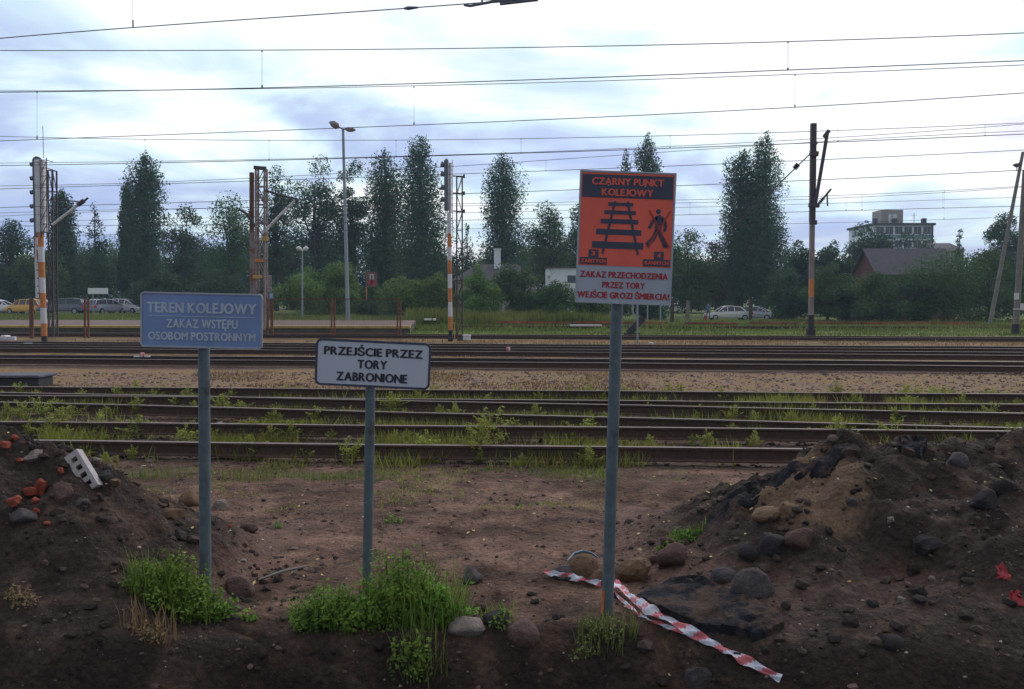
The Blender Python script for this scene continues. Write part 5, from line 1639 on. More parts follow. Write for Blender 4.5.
ST = [ # px, py(centre), w, h, mat, label, jag
    (773, 546, 32, 27, 'st_dark', 'dark grey boulder in the middle of the right heap, beside the pinkish one', 0),
    (803, 539, 34, 22, 'st_red', 'pinkish brown boulder right of the dark grey boulder on the right heap', 0),
    (751, 555, 22, 20, 'st_dark', 'small dark boulder left of the dark grey boulder on the right heap', 0),
    (726, 577, 27, 16, 'st_grey', 'flat grey stone left of the big rounded boulder above the asphalt slab', 0),
    (755, 585, 42, 33, 'st_grey', 'big rounded boulder standing right above the dark asphalt slab', 0),
    (988, 501, 32, 22, 'st_dark', 'dark boulder high on the right heap near the right edge', 0),
    (676, 556, 34, 24, 'st_red', 'brown boulder at the left foot of the right heap below the green tuft', 0),
    (959, 460, 26, 18, 'st_grey', 'grey stone sunk in the crest of the right heap', 0),
    (1010, 485, 24, 20, 'st_dark', 'dark stone at the right edge just above the dark boulder', 0),
    (894, 642, 26, 16, 'st_dark', 'low dark stone near the bottom of the right heap', 0),
    (696, 678, 36, 30, 'st_grey', 'squarish grey stone at the bottom edge below the striped tape', .5),
    (767, 514, 28, 16, 'st_tan', 'tan stone under the asphalt crust on the right heap', 0),
    (668, 503 + 40, 18, 12, 'st_red', 'small reddish stone just above the brown boulder at the heap foot', 0),
    (585, 569, 34, 30, 'st_tan', 'tall tan stone left of the red sign post', 0),
    (565, 574, 28, 14, 'st_grey', 'flat grey stone behind the left end of the striped tape', 0),
    (636, 570, 42, 28, 'st_tan', 'big tan split boulder right of the red sign post', .3),
    (652, 560, 22, 12, 'st_pink', 'small pink stone behind the big tan split boulder', 0),
    (600, 577, 26, 22, 'st_tan', 'tan stone directly behind the red sign post', 0),
    (520, 635, 38, 32, 'st_pink', 'round pink boulder near the bottom between white and red signs', 0),
    (467, 631, 38, 24, 'st_pale', 'pale boulder at the right end of the big weed clump', 0),
    (471, 577, 26, 19, 'st_grey', 'grey stone on the bare soil right of the big weed clump', 0),
    (497, 619, 30, 18, 'st_dark', 'dark stone between the pale boulder and the round pink boulder', 0),
    (235, 587, 34, 22, 'st_pink', 'pink boulder right of the weeds at the blue sign post', 0),
    (247, 527, 20, 12, 'st_pink', 'small pink stone on the soil right of the blue sign post', 0),
    (189, 499, 22, 18, 'st_tan', 'tan stone just left of the blue sign post', 0),
    (172, 514, 24, 14, 'st_tan', 'light tan flat stone on the slope of the left heap', 0),
    (220, 505, 18, 12, 'st_pale', 'small pale stone just right of the blue sign post', .5),
    (60, 494, 30, 24, 'st_pink', 'large pinkish rock among red brick bits on the left heap', 1),
    (31, 456, 30, 14, 'st_pale', 'whitish slab-like rock near the top of the left heap', 1),
    (20, 517, 26, 16, 'st_grey', 'grey stone low at the left edge of the left heap', 0),
    (113, 483, 14, 9, 'st_tan', 'small ochre stone right of the perforated block', 1),
    (96, 462, 12, 10, 'st_pale', 'small pale rubble piece right of the perforated block top', 1),
    (106, 468, 12, 8, 'st_grey', 'small grey rubble piece between block and first rail', 1),
    (80, 503, 20, 10, 'st_grey', 'grey chip just right of the large pinkish rock', 1),
    (103, 478, 20, 14, 'st_dark', 'dark lump directly right of the perforated block', 1),
    (930, 545, 34, 20, 'st_dark', 'dark lump added for the shade in the hollow of the right heap', .5),  # added lump, its dark colour stands in for the hollow's shade
    (854, 505, 14, 10, 'st_grey', 'small grey stone on the sandy tongue of the right heap', 0),
    (891, 520, 8, 7, 'st_pale', 'tiny whitish stone right of the sandy tongue', 0),
    (902, 600, 9, 7, 'st_pale', 'tiny whitish stone in the middle of the right heap', 0),
]
for i, (px, py, w, h, m_, lb, jag) in enumerate(ST):
    p = hit(px, py + h * .42)
    k = p[1] / F
    me = stone_mesh(p + np.array([0, w * k * .25, 0]), w * k * 1.08, h * k * 1.25, w * k * .85, 40 + i, random.uniform(-.5, .5), jag, .30, random.uniform(-.12, .12))
    o = link('stone', me, M[m_], origin=p)
    setp(o, lb, 'stone', 'stones and boulders')
BR = [(41, 490, 16, 17, 'tallest red brick fragment beside the large pinkish rock'), (30, 493, 14, 12, 'red brick fragment left of the tallest one'), (15, 502, 16, 10, 'red brick fragment above the grey stone at the left edge'),
      (5, 445, 12, 9, 'brick fragment at the very left edge near the heap top'), (15, 439, 10, 6, 'bright brick bit on the crest of the left heap'), (61, 471, 8, 8, 'small brick bit between whitish rock and perforated block'),
      (36, 501, 10, 7, 'small brick bit under the tallest red fragment'), (36, 512, 9, 6, 'small brick bit right above the grey stone'), (47, 525, 9, 5, 'lowest brick bit below the large pinkish rock'), (20, 462, 8, 5, 'small brick bit under the whitish rock'), (229, 527, 6, 4, 'tiny brick bit right of the blue sign post')]
for i, (px, py, w, h, lb) in enumerate(BR):
    p = hit(px, py + h * .4); k = p[1] / F
    me = stone_mesh(p, w * k * 1.1, h * k * 1.2, w * k * .8, 300 + i, random.uniform(-1, 1), 1, .15, random.uniform(-.4, .4))
    setp(link('brick_fragment', me, M['brick_red'], origin=p), lb, 'brick fragment', 'red brick fragments on the left heap')

# perforated block leaning on the left heap
A = hit(92, 489); B = Vector(tuple(A)); k = A[1] / F
ax = Vector((-26 * k, .06, 34 * k * 1.02)); ln_ = ax.length; ax.normalize()
side = Vector((17 * k, 0, 5 * k)).normalized(); side = (side - ax * side.dot(ax)).normalized(); nn = ax.cross(side)
if nn.y > 0: nn = -nn
wd = 15 * k
Mb = Matrix(((side.x, ax.x, nn.x, B.x - side.x * wd * .5), (side.y, ax.y, nn.y, B.y - side.y * wd * .5), (side.z, ax.z, nn.z, B.z - side.z * wd * .5), (0, 0, 0, 1)))
root = thing('perforated_block', B, 'pale perforated building block lying tilted on the left heap', 'building block')
mb = MB()
# face with real holes: ribs between hole rows
hole = [(.12, .22), (.33, .45), (.54, .66), (.76, .87)]
dp = .065
mb.box((0, 0, -dp), (wd * .28, ln_, 0), 0, Mb); mb.box((wd * .72, 0, -dp), (wd, ln_, 0), 0, Mb)
prev = 0
for (a, b) in hole + [(1.0, 1.0)]:
    mb.box((wd * .281, prev * ln_, -dp), (wd * .719, a * ln_, -.0015), 0, Mb); prev = b
mb.build('block_shell', M['block'], root)
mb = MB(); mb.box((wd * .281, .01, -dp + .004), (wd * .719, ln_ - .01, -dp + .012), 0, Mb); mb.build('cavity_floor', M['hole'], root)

# asphalt pieces
def slab_patch(poly, lift, thick, label, seed, name='asphalt_slab', res=.022, amp=.03):
    pts = [hit(px, py) for px, py in poly]
    cx_ = np.array([p[0] for p in pts]); cy_ = np.array([p[1] for p in pts])
    xs = np.arange(cx_.min() - .05, cx_.max() + .05, res); ys = np.arange(cy_.min() - .05, cy_.max() + .05, res)
    X, Y = np.meshgrid(xs, ys)
    Xn = X + fbm(X + seed, Y, 3.0, 3) * .10; Yn = Y + fbm(X, Y + seed, 3.0, 3) * .10
    ins = np.zeros_like(X, bool); n = len(pts)
    for i in range(n):
        x1, y1, x2, y2 = cx_[i], cy_[i], cx_[(i + 1) % n], cy_[(i + 1) % n]
        c = ((y1 > Yn) != (y2 > Yn)) & (Xn < (x2 - x1) * (Yn - y1) / (y2 - y1 + 1e-9) + x1)
        ins ^= c
    fac = np.floor(fbm(X + seed, Y, 2.2, 2) * 7) / 7
    Z = surf(X, Y) * .35 + .65 * surf(np.clip(X, xs[0], xs[-1]), Y + 0) + lift + fac * amp * 2 + fbm(X, Y, 12, 3) * .028
    vid = -np.ones(X.shape, int); V = []; Fc = []
    for j in range(X.shape[0] - 1):
        for i in range(X.shape[1] - 1):
            if ins[j, i] and ins[j + 1, i] and ins[j, i + 1] and ins[j + 1, i + 1]:
                q = []
                for (a, b) in ((j, i), (j, i + 1), (j + 1, i + 1), (j + 1, i)):
                    if vid[a, b] < 0: vid[a, b] = len(V); V.append((X[a, b], Y[a, b], Z[a, b]))
                    q.append(vid[a, b])
                Fc.append(q)
    me = newmesh(name, V, Fc)
    bm = bmesh.new(); bm.from_mesh(me)
    be = [e for e in bm.edges if e.is_boundary]
    bv = {v for e in be for v in e.verts}
    for _ in range(6):
        new = {}
        for v in bv:
            nb = [e.other_vert(v) for e in v.link_edges if e.is_boundary]
            new[v] = v.co * .4 + sum((q.co for q in nb), Vector()) / len(nb) * .6
        for v, co_ in new.items(): v.co = co_
    rj = random.Random(seed)
    for v in bv: v.co += Vector((rj.uniform(-.007, .007), rj.uniform(-.007, .007), rj.uniform(-.006, .003)))
    r = bmesh.ops.extrude_edge_only(bm, edges=be)
    for v in r['geom']:
        if isinstance(v, bmesh.types.BMVert): v.co.z -= thick + lift
    bm.to_mesh(me); bm.free()
    o = link(name, me, M['asphalt'], origin=pts[0])
    setp(o, label, 'asphalt slab', 'broken asphalt on the right heap')
slab_patch([(640, 604), (668, 582), (716, 586), (760, 600), (786, 628), (762, 646), (720, 640), (680, 628)], .045, .05, 'cracked blue-black asphalt slab at the foot of the right heap above the tape', 11)
slab_patch([(700, 530), (722, 506), (760, 484), (800, 466), (850, 449), (872, 449), (866, 462), (820, 482), (780, 494), (742, 512), (722, 530)], .03, .05, 'long black asphalt crust along the left crest of the right heap', 23, amp=.035)
slab_patch([(896, 452), (900, 443), (930, 441), (934, 452), (915, 457)], .03, .05, 'short grey asphalt piece on top of the right heap', 31)

# striped barrier tape
def tape(path, wpx, label, seed, lift=.035):
    pts = []
    for (px, py) in path:
        p = hit(px, py); pts.append(Vector(tuple(p)) + Vector((0, -.01, lift)))
    # resample with catmull-rom
    out = []
    for i in range(len(pts) - 1):
        p0, p1, p2, p3 = pts[max(i - 1, 0)], pts[i], pts[i + 1], pts[min(i + 2, len(pts) - 1)]
        for k in range(14):
            t = k / 14
            out.append(0.5 * ((2 * p1) + (p2 - p0) * t + (2 * p0 - 5 * p1 + 4 * p2 - p3) * t * t + (3 * p1 - p0 - 3 * p2 + p3) * t ** 3))
    out.append(pts[-1])
    mb = MB(); s = 0; r2 = random.Random(seed); nw = 6; vs = []; ls = []
    ph = r2.uniform(0, 6)
    for i, p in enumerate(out):
        d_ = (out[min(i + 1, len(out) - 1)] - out[max(i - 1, 0)]).normalized()
        sd_ = d_.cross(Vector((0, -.8, .6))).normalized()
        up = sd_.cross(d_).normalized()
        tw = .55 * math.sin(i * .23 + ph) + .25 * math.sin(i * .61)
        wv = wpx * (.85 + .25 * math.sin(i * .31 + ph)) / F * p.y
        if i: s += (p - out[i - 1]).length
        for j in range(nw + 1):
            a = (j / nw - .5) * wv
            q = p + (sd_ * math.cos(tw) + up * math.sin(tw)) * a + up * (.006 * math.sin(j * 2.1 + i * .7) + .008 * math.sin(i * .9 + j))
            vs.append(q); ls.append(s + j * .006)
    fs = []
    n1 = nw + 1
    for i in range(len(out) - 1):
        for j in range(nw):
            a = i * n1 + j
            mb.add([vs[a], vs[a + 1], vs[a + n1 + 1], vs[a + n1]], [(0, 1, 2, 3)], 1 if (ls[a] % .125) < .055 else 0, True)
    o = mb.build('barrier_tape', [M['tape_w'], M['tape_r']], origin=pts[0])
    bm = bmesh.new(); bm.from_mesh(o.data); bmesh.ops.remove_doubles(bm, verts=bm.verts, dist=1e-5); bm.to_mesh(o.data); bm.free()
    setp(o, label, 'barrier tape', 'red and white barrier tape')
tape([(544, 577), (562, 580), (580, 584), (601, 589)], 7.5, 'short red and white tape running left from the red sign post', 1)
tape([(614, 587), (628, 600), (650, 616), (680, 632), (712, 652), (745, 667), (780, 690)], 11, 'wide red and white tape running down to the bottom right from the red sign post', 2)
tape([(608, 592), (622, 604), (642, 620), (668, 632), (690, 640)], 4, 'narrow twisted tape strand below the wide red and white tape', 3, .02)

# litter
def rag(px, py, w, h, m_, name, label, cat, seed):
    p = hit(px, py); k = p[1] / F; r2 = np.random.default_rng(seed)
    n = 6; vs = []
    for j in range(n):
        for i in range(n):
            u = (i / (n - 1) - .5) * w * k; v = (j / (n - 1) - .5) * h * k
            vs.append((p[0] + u * (1 - .5 * j / n) + r2.normal() * .004, p[1] - .01 + v * .5 + r2.normal() * .006, p[2] + .035 + v * .8 + r2.normal() * .008))
    fs = [(j * n + i, j * n + i + 1, (j + 1) * n + i + 1, (j + 1) * n + i) for j in range(n - 1) for i in range(n - 1)]
    mb = MB(); mb.add(vs, fs, 0, False); setp(mb.build(name, M[m_], origin=p), label, cat)
rag(1001, 580, 15, 17, 'redplast', 'plastic_scrap', 'red plastic scrap on the right heap near the right edge, upper one', 'plastic scrap', 1)
rag(1015, 604, 16, 17, 'redplast', 'plastic_scrap', 'red plastic scrap at the right edge, lower one on the heap', 'plastic scrap', 2)
a = [hit(567, 566), hit(574, 561), hit(583, 559), hit(592, 559), hit(600, 562)]
mb = MB(); mb.tube([Vector(tuple(q)) + Vector((0, 0, .035 + .02 * math.sin(i))) for i, q in enumerate(a)], [.004, .008, .010, .008, .003], 6)
setp(mb.build('blue_plastic_strip', M['blueplast'], origin=a[2]), 'curled blue plastic strip behind the tan stones at the red sign', 'plastic scrap')
a = hit(258, 584); b = hit(306, 574)
mb = MB(); mb.tube([Vector(tuple(a)) + Vector((0, 0, .02)), (Vector(tuple(a)) + Vector(tuple(b))) / 2 + Vector((0, 0, .045)), Vector(tuple(b)) + Vector((0, 0, .05))], [.006, .010, .007], 6)
setp(mb.build('dry_stick', M['conc'], origin=a), 'dry stick on the soil between the blue and the white sign posts', 'stick')

# pebbles and fallen leaves strewn over soil (countless)
def scatter_pts(n, xr, yr, r):
    x = r.uniform(*xr, n); y = r.uniform(*yr, n)
    return x, y
r = np.random.default_rng(21)
def pebbles(n, xr, yr, smin, smax, seed, name, m_, label_stuff):
    r = np.random.default_rng(seed)
    x = r.uniform(*xr, n); y = yr[0] + (yr[1] - yr[0]) * r.random(n) ** 1.0
    z = surf(x, y)
    s = smin + (smax - smin) * r.random(n) ** 6
    # octahedron-like lumps, 8 triangles -> use 6 verts
    g_ = (1 + 5 ** .5) / 2
    base6 = np.array([(-1, g_, 0), (1, g_, 0), (-1, -g_, 0), (1, -g_, 0), (0, -1, g_), (0, 1, g_), (0, -1, -g_), (0, 1, -g_), (g_, 0, -1), (g_, 0, 1), (-g_, 0, -1), (-g_, 0, 1)], float) / 1.9
    base6[:, 2] *= .75
    tris = np.array([(0, 11, 5), (0, 5, 1), (0, 1, 7), (0, 7, 10), (0, 10, 11), (1, 5, 9), (5, 11, 4), (11, 10, 2), (10, 7, 6), (7, 1, 8), (3, 9, 4), (3, 4, 2), (3, 2, 6), (3, 6, 8), (3, 8, 9), (4, 9, 5), (2, 4, 11), (6, 2, 10), (8, 6, 7), (9, 8, 1)])
    V = base6[None] * s[:, None, None] * r.uniform(.72, 1.25, (n, 12, 1)) * r.uniform(.7, 1.35, (n, 1, 3))
    a = r.uniform(0, 6.28, n); ca, sa = np.cos(a)[:, None], np.sin(a)[:, None]
    V = np.stack([V[..., 0] * ca - V[..., 1] * sa, V[..., 0] * sa + V[..., 1] * ca, V[..., 2]], -1)
    V += np.stack([x, y, z + s * .08], -1)[:, None]
    Q = V[:, tris].reshape(-1, 3, 3)
    me = quad_mesh(name, Q, np.repeat(r.random(n), 20), 3)
    o = link(name, me, m_); setp(o, kind='stuff')
def tone_mat(name, stops, rough=.85):
    m, t, b = mat(name); a = N(t, 'ShaderNodeAttribute'); a.attribute_name = 'tone'
    L(t, ramp(t, a.outputs['Fac'], stops), b.inputs['Base Color']); b.inputs['Roughness'].default_value = rough
    b.inputs['Specular IOR Level'].default_value = .25
    return m
mp = tone_mat('pebble_tones', [(0, (.04, .028, .025)), (.5, (.10, .066, .055)), (.9, (.15, .10, .082)), (.985, (.2, .15, .13)), (1, (.42, .36, .3))])
mbal = tone_mat('ballast_tones', [(0, (.035, .024, .02)), (.5, (.10, .068, .055)), (.9, (.2, .14, .12)), (1, (.42, .36, .33))])
pebbles(5000, (-4.2, 4.6), (4.1, 9.4), .004, .024, 1, 'pebbles', mp, '')
pebbles(16000, (-4.2, 4.8), (4.1, 9.0), .0025, .010, 12, 'grit', tone_mat('grit_tones', [(0, (.06, .045, .04)), (.6, (.14, .10, .085)), (.9, (.26, .21, .18)), (1, (.5, .44, .4))]), '')
pebbles(9000, (-11, 11), (9.2, 17.0), .018, .05, 2, 'track_ballast', mbal, '')
pebbles(5000, (-14, 14), (16.5, 21.5), .02, .05, 5, 'gravel', tone_mat('gravel_tones', [(0, (.09, .06, .05)), (.5, (.2, .13, .11)), (1, (.32, .25, .22))]), '')
mclod = tone_mat('clod_tones', [(0, (.025, .019, .017)), (.6, (.05, .038, .033)), (1, (.10, .07, .058))], .95)
pebbles(1100, (-4.0, -1.2), (4.3, 6.2), .005, .042, 8, 'soil_clods', mclod, '')
pebbles(1600, (0.7, 4.8), (4.3, 7.0), .005, .045, 9, 'soil_clods', mclod, '')
pebbles(450, (-2.4, 1.6), (4.2, 5.2), .005, .035, 10, 'soil_clods', mclod, '')
# leaves
n = 170
x = r.uniform(-3.2, 3.6, n); y = r.uniform(4.5, 9.0, n); z = surf(x, y) + .012
nm = rand_dirs(n, r) * .35 + np.array([0, -.3, 1.]); nm /= np.linalg.norm(nm, axis=1)[:, None]
o = link('fallen_leaves', quad_mesh('fallen_leaves', leaf_quads(np.stack([x, y, z], -1), nm, .026, r, .7), r.random(n)), tone_mat('leaf_tones', [(0, (.30, .16, .05)), (.5, (.5, .36, .14)), (1, (.62, .5, .28))]))
setp(o, kind='stuff')

# ------------------------------------------------------------------ plants
def weed_clump(name, cx_, cy_, rx, ry, h, nst, seed, label, m_='f_weed', leaf=.03, cat='weeds', per=34, group=None):
    r = np.random.default_rng(seed)
    zc = float(surf(cx_, cy_))
    root = thing(name, (cx_, cy_, zc), label, cat, group)
    mb = MB(); C_, NM, TN, SZ = [], [], [], []
    for s in range(nst):
        a = r.uniform(0, 6.28); q = r.random() ** .6
        x, y = cx_ + rx * q * math.cos(a) * .8, cy_ + ry * q * math.sin(a) * .8
        z = float(surf(x, y)) - .01
        hh = h * (1 - .55 * q ** 2) * r.uniform(.55, 1.1)
        lean = np.array([math.cos(a) * rx * .35 * q, math.sin(a) * ry * .3 * q - .03, 0]) + r.normal(size=3) * [.02, .02, 0]
        P0 = np.array([x, y, z]); P1 = P0 + lean * .35 + [0, 0, hh * .55]; P2 = P0 + lean + [0, 0, hh]
        mb.tube([P0, P1, P2], [.004, .003, .0015], 3, cap=False)
        tn = r.uniform(.15, .75)
        for i in range(per):
            t = r.uniform(.12, 1.02); c = (1 - t) ** 2 * P0 + 2 * t * (1 - t) * P1 + t * t * P2
            an = r.uniform(0, 6.28); ro = (.018 + .05 * (1 - t * .6)) * (h / .35) ** .5
            c = c + np.array([math.cos(an) * ro, math.sin(an) * ro, r.uniform(-.01, .015)])
            C_.append(c); nmv = np.array([math.cos(an) * .5, math.sin(an) * .5 - .2, .9]) + r.normal(size=3) * .35; NM.append(nmv / np.linalg.norm(nmv))
            TN.append(np.clip(tn + .35 * (t - .4) + r.uniform(-.2, .2), 0, 1))
    mb.build('stems', M[m_ + '_stem'] if (m_ + '_stem') in M else M['stem'], root)
    C_ = np.array(C_); NM = np.array(NM)
    link('leaves', quad_mesh('leaves', leaf_quads(C_, NM, leaf, r, .55), np.array(TN)), M[m_], root)
    return root
M['stem'] = simple('weed_stem', (0.12, 0.13, 0.05), 0.8)

def clump_px(px, pyb, wpx, hpx, **k):
    p = hit(px, pyb); s = p[1] / F
    return weed_clump(k.pop('name', 'weed_clump'), p[0], p[1], wpx * s / 2, wpx * s / 2 * k.pop('flat', .5), hpx * s, **k)
clump_px(178, 605, 84, 56, nst=60, seed=1, label='bushy green weeds in front of the foot of the blue sign post', leaf=.022, per=52)
clump_px(205, 612, 56, 32, nst=24, seed=2, label='lower green weeds spilling right from the blue sign post', leaf=.026, per=34)
clump_px(328, 622, 70, 44, nst=44, seed=3, label='green weeds left of the white sign post', leaf=.022, per=46)
clump_px(400, 618, 78, 78, nst=64, seed=4, label='tall leafy weeds right of the white sign post', leaf=.025, per=56)
clump_px(440, 622, 52, 48, nst=28, seed=5, label='leafy weeds between white sign post and pale boulder', leaf=.028, per=38)
clump_px(368, 628, 60, 36, nst=22, seed=6, label='low weeds at the very foot of the white sign post', leaf=.028, per=34)
clump_px(414, 672, 40, 46, nst=14, seed=7, label='weeds hanging down the trench bank below the tall leafy weeds', leaf=.026, per=26)
clump_px(421, 600, 16, 92, nst=3, seed=8, label='single tall thin seeding stalk above the leafy weeds', leaf=.018, per=36)
clump_px(604, 638, 66, 20, nst=22, seed=9, label='short grassy weeds at the foot of the red sign post', m_='f_grass', leaf=.016, per=12)
clump_px(500, 626, 26, 22, nst=8, seed=10, label='small green tuft beside the dark stone near the pink boulder', leaf=.022, per=20)
clump_px(684, 540, 30, 16, nst=20, seed=11, label='bright green tuft on the left foot of the right heap', m_='f_weed', leaf=.02, per=24)
clump_px(672, 548, 24, 12, nst=12, seed=12, label='small green tuft left of the bright tuft at the heap foot', leaf=.02, per=20)
clump_px(392, 522, 20, 12, nst=6, seed=13, label='tiny dark green plant on the bare soil behind the weeds', leaf=.024, per=14)
clump_px(250, 618, 26, 14, nst=6, seed=14, label='tiny green sprigs below the pink boulder at the blue sign', leaf=.022, per=14)
clump_px(281, 528, 14, 10, nst=5, seed=15, label='tiny grass sprig on the soil between blue and white posts', leaf=.02, per=12)
clump_px(20, 600, 30, 26, nst=10, seed=16, m_='f_dry', label='brownish dry sprigs at the left edge of the left heap', leaf=.02, per=14)
clump_px(158, 640, 46, 30, nst=10, seed=17, m_='f_dry', label='withered stalks hanging below the weeds of the blue sign', leaf=.018, per=14)

def tuft_px(px, pyb, wpx, hpx, n, seed, label, m_='f_grass', wid=.0035):
    p = hit(px, pyb); s = p[1] / F; r = np.random.default_rng(seed)
    a = r.uniform(0, 6.28, n); q = r.random(n) ** .6
    x = p[0] + wpx * s / 2 * q * np.cos(a); y = p[1] + wpx * s / 2 * .5 * q * np.sin(a); z = surf(x, y) - .01
    h = hpx * s * r.uniform(.45, 1.1, n); b = r.uniform(0, 6.28, n); ln2 = h * r.uniform(.1, .6, n)
    dx, dy = np.cos(b) * ln2, np.sin(b) * ln2
    w = np.stack([np.cos(b + 1.57) * wid, np.sin(b + 1.57) * wid, 0 * b], -1)
    P0 = np.stack([x, y, z], -1); P1 = P0 + np.stack([dx * .35, dy * .35, h * .6], -1); P2 = P0 + np.stack([dx, dy, h * .95], -1)
    Q = np.concatenate([np.stack([P0 - w, P0 + w, P1 + w * .8, P1 - w * .8], 1), np.stack([P1 - w * .8, P1 + w * .8, P2 + w * .1, P2 - w * .1], 1)])
    o = link('grass_tuft', quad_mesh('grass_tuft', Q, np.tile(np.clip(r.normal(.55, .25, n), 0, 1), 2)), M[m_], origin=p)
    setp(o, label, 'grass tuft', 'grass tufts near the sign posts')
tuft_px(172, 606, 92, 50, 260, 1, 'wispy grass blades poking out of the weeds at the blue sign post', 'f_weed')
tuft_px(330, 622, 80, 40, 200, 2, 'grass blades in the weeds left of the white sign post', 'f_weed')
tuft_px(420, 622, 110, 62, 300, 3, 'long grass blades in the weeds right of the white sign post', 'f_weed')
tuft_px(606, 636, 64, 24, 150, 4, 'short grass around the foot of the red sign post', 'f_grass', .0028)
tuft_px(420, 660, 60, 40, 90, 5, 'grass hanging over the trench bank below the white sign', 'f_grass', .003)
tuft_px(150, 634, 60, 34, 70, 6, 'dry grass hanging over the bank below the blue sign', 'f_dry', .003)
tuft_px(250, 480, 60, 12, 160, 7, 'low grass patch behind the blue sign post at the first rail', 'f_grass', .003)
tuft_px(160, 478, 70, 14, 160, 8, 'low grass patch between the left heap and the first rail', 'f_grass', .003)
tuft_px(330, 478, 60, 10, 120, 9, 'low grass patch left of the white sign post at the first rail', 'f_grass', .003)
tuft_px(500, 622, 40, 22, 60, 10, 'green blades between the pale boulder and the pink boulder', 'f_weed')
tuft_px(686, 541, 40, 14, 110, 11, 'bright grass on the left foot of the right heap', 'f_weed', .003)

# yellow-green feathery weeds in the tracks
def feather_proto(seed, h, w, loc):
    r = np.random.default_rng(seed)
    C_, NM, TN = [], [], []
    mb = MB()
    nst = r.integers(7, 12)
    for s in range(nst):
        a = r.uniform(0, 6.28); q = r.random() ** .7
        lean = np.array([math.cos(a), math.sin(a), 0]) * w * q * .8; hh = h * (1 - .5 * q) * r.uniform(.75, 1.05)
        P0 = np.array([math.cos(a) * .03, math.sin(a) * .03, -.02]); P2 = lean + [0, 0, hh]; P1 = lean * .3 + [0, 0, hh * .6]
        mb.tube([P0, P1, P2], [.005, .004, .002], 3, cap=False)
        for i in range(44):
            t = r.uniform(.12, 1.0); c = (1 - t) ** 2 * P0 + 2 * t * (1 - t) * P1 + t * t * P2
            an = r.uniform(0, 6.28); ro = .10 * h / .4 * (1.05 - t) + .01
            # side twig as thin leaf-spray
            dirv = np.array([math.cos(an), math.sin(an), .55]); c2 = c + dirv * ro * r.uniform(.3, 1)
            C_.append(c2); nmv = rand_dirs(1, r)[0] + [0, -.3, .3]; NM.append(nmv / np.linalg.norm(nmv)); TN.append(np.clip(.25 + .5 * t + r.uniform(-.25, .25), 0, 1))
    root = thing('track_weed', (0, 0, 0), 'x', 'weed', 'weeds growing between the rails')
    mb.build('stems', M['f_yel_stem'], root)
    link('leaves', quad_mesh('leaves', leaf_quads(np.array(C_), np.array(NM), .034, r, .30), np.array(TN)), M['f_yel'], root)
    return root
M['f_yel_stem'] = simple('yellow_stem', (0.24, 0.26, 0.08), 0.8)
WD = [(310, 190, 1, 26), (436, 395, 0, 14), (485, 407, 0, 18), (391, 412, 0, 20), (456, 419, 0, 18), (535, 421, 0, 18), (494, 438, 0, 34), (583, 438, 0, 26), (426, 459, 0, 28), (480, 459, 0, 40), (590, 466, 0, 22), (347, 420, 0, 16),
      (569, 398, 0, 14), (627, 397, 0, 14), (668, 396, 0, 14), (650, 447, 0, 14), (648, 416, 0, 14), (630, 426, 0, 10), (350, 462, 0, 26), (395, 443, 0, 14), (40, 416, 0, 22), (20, 416, 0, 18), (63, 433, 0, 24), (52, 437, 0, 24),
      (103, 431, 0, 22), (136, 416, 0, 20), (140, 437, 0, 22), (80, 399, 0, 12), (120, 397, 0, 14), (136, 391, 0, 12), (160, 393, 0, 12), (176, 407, 0, 14), (186, 448, 0, 24), (194, 436, 0, 18), (222, 415, 0, 22), (252, 437, 0, 20),
      (249, 456, 0, 22), (292, 439, 0, 20), (315, 422, 0, 16), (287, 393, 0, 12), (305, 460, 0, 20), (275, 422, 0, 14), (722, 401, 0, 16), (706, 447, 0, 18), (753, 447, 0, 18), (836, 443, 0, 30), (891, 442, 0, 26), (940, 401, 0, 18),
      (794, 399, 0, 14), (732, 421, 0, 18), (1012, 443, 0, 24), (991, 418, 0, 18), (964, 406, 0, 16), (877, 399, 0, 12), (680, 397, 0, 14), (895, 423, 0, 16), (791, 426, 0, 14), (812, 415, 0, 12), (8, 418, 0, 18), (30, 436, 0, 18), (75, 418, 0, 18),
      (210, 440, 0, 16), (455, 421, 0, 16), (262, 458, 0, 20), (330, 440, 0, 14), (270, 440, 0, 16), (232, 398, 0, 10), (60, 417, 0, 14), (92, 436, 0, 18), (545, 400, 0, 10), (520, 437, 0, 14), (610, 420, 0, 12), (700, 418, 0, 14), (845, 418, 0, 12),
      (905, 400, 0, 14), (925, 418, 0, 12), (1005, 402, 0, 14), (985, 401, 0, 14), (860, 400, 0, 10), (120, 433, 0, 18), (168, 436, 0, 14), (110, 417, 0, 14)]
WD2 = [(random.uniform(0, 1024), random.choice([396, 401, 407, 415, 420, 434, 437, 441]) + random.uniform(-3, 3), 0, random.uniform(7, 14)) for _ in range(165)]
WD2 += [(random.uniform(0, 600), random.uniform(455, 466), 0, random.uniform(8, 16)) for _ in range(16)]
protos = [feather_proto(70 + i, .40, .30, None) for i in range(5)]
wr = random.Random(5)
rows_txt = lambda y: 'beyond the second track' if y < 403 else ('between the front tracks' if y < 425 else ('between the two nearest rails' if y < 448 else 'in front of the nearest rail'))
used = [False] * 5
cnt = 0
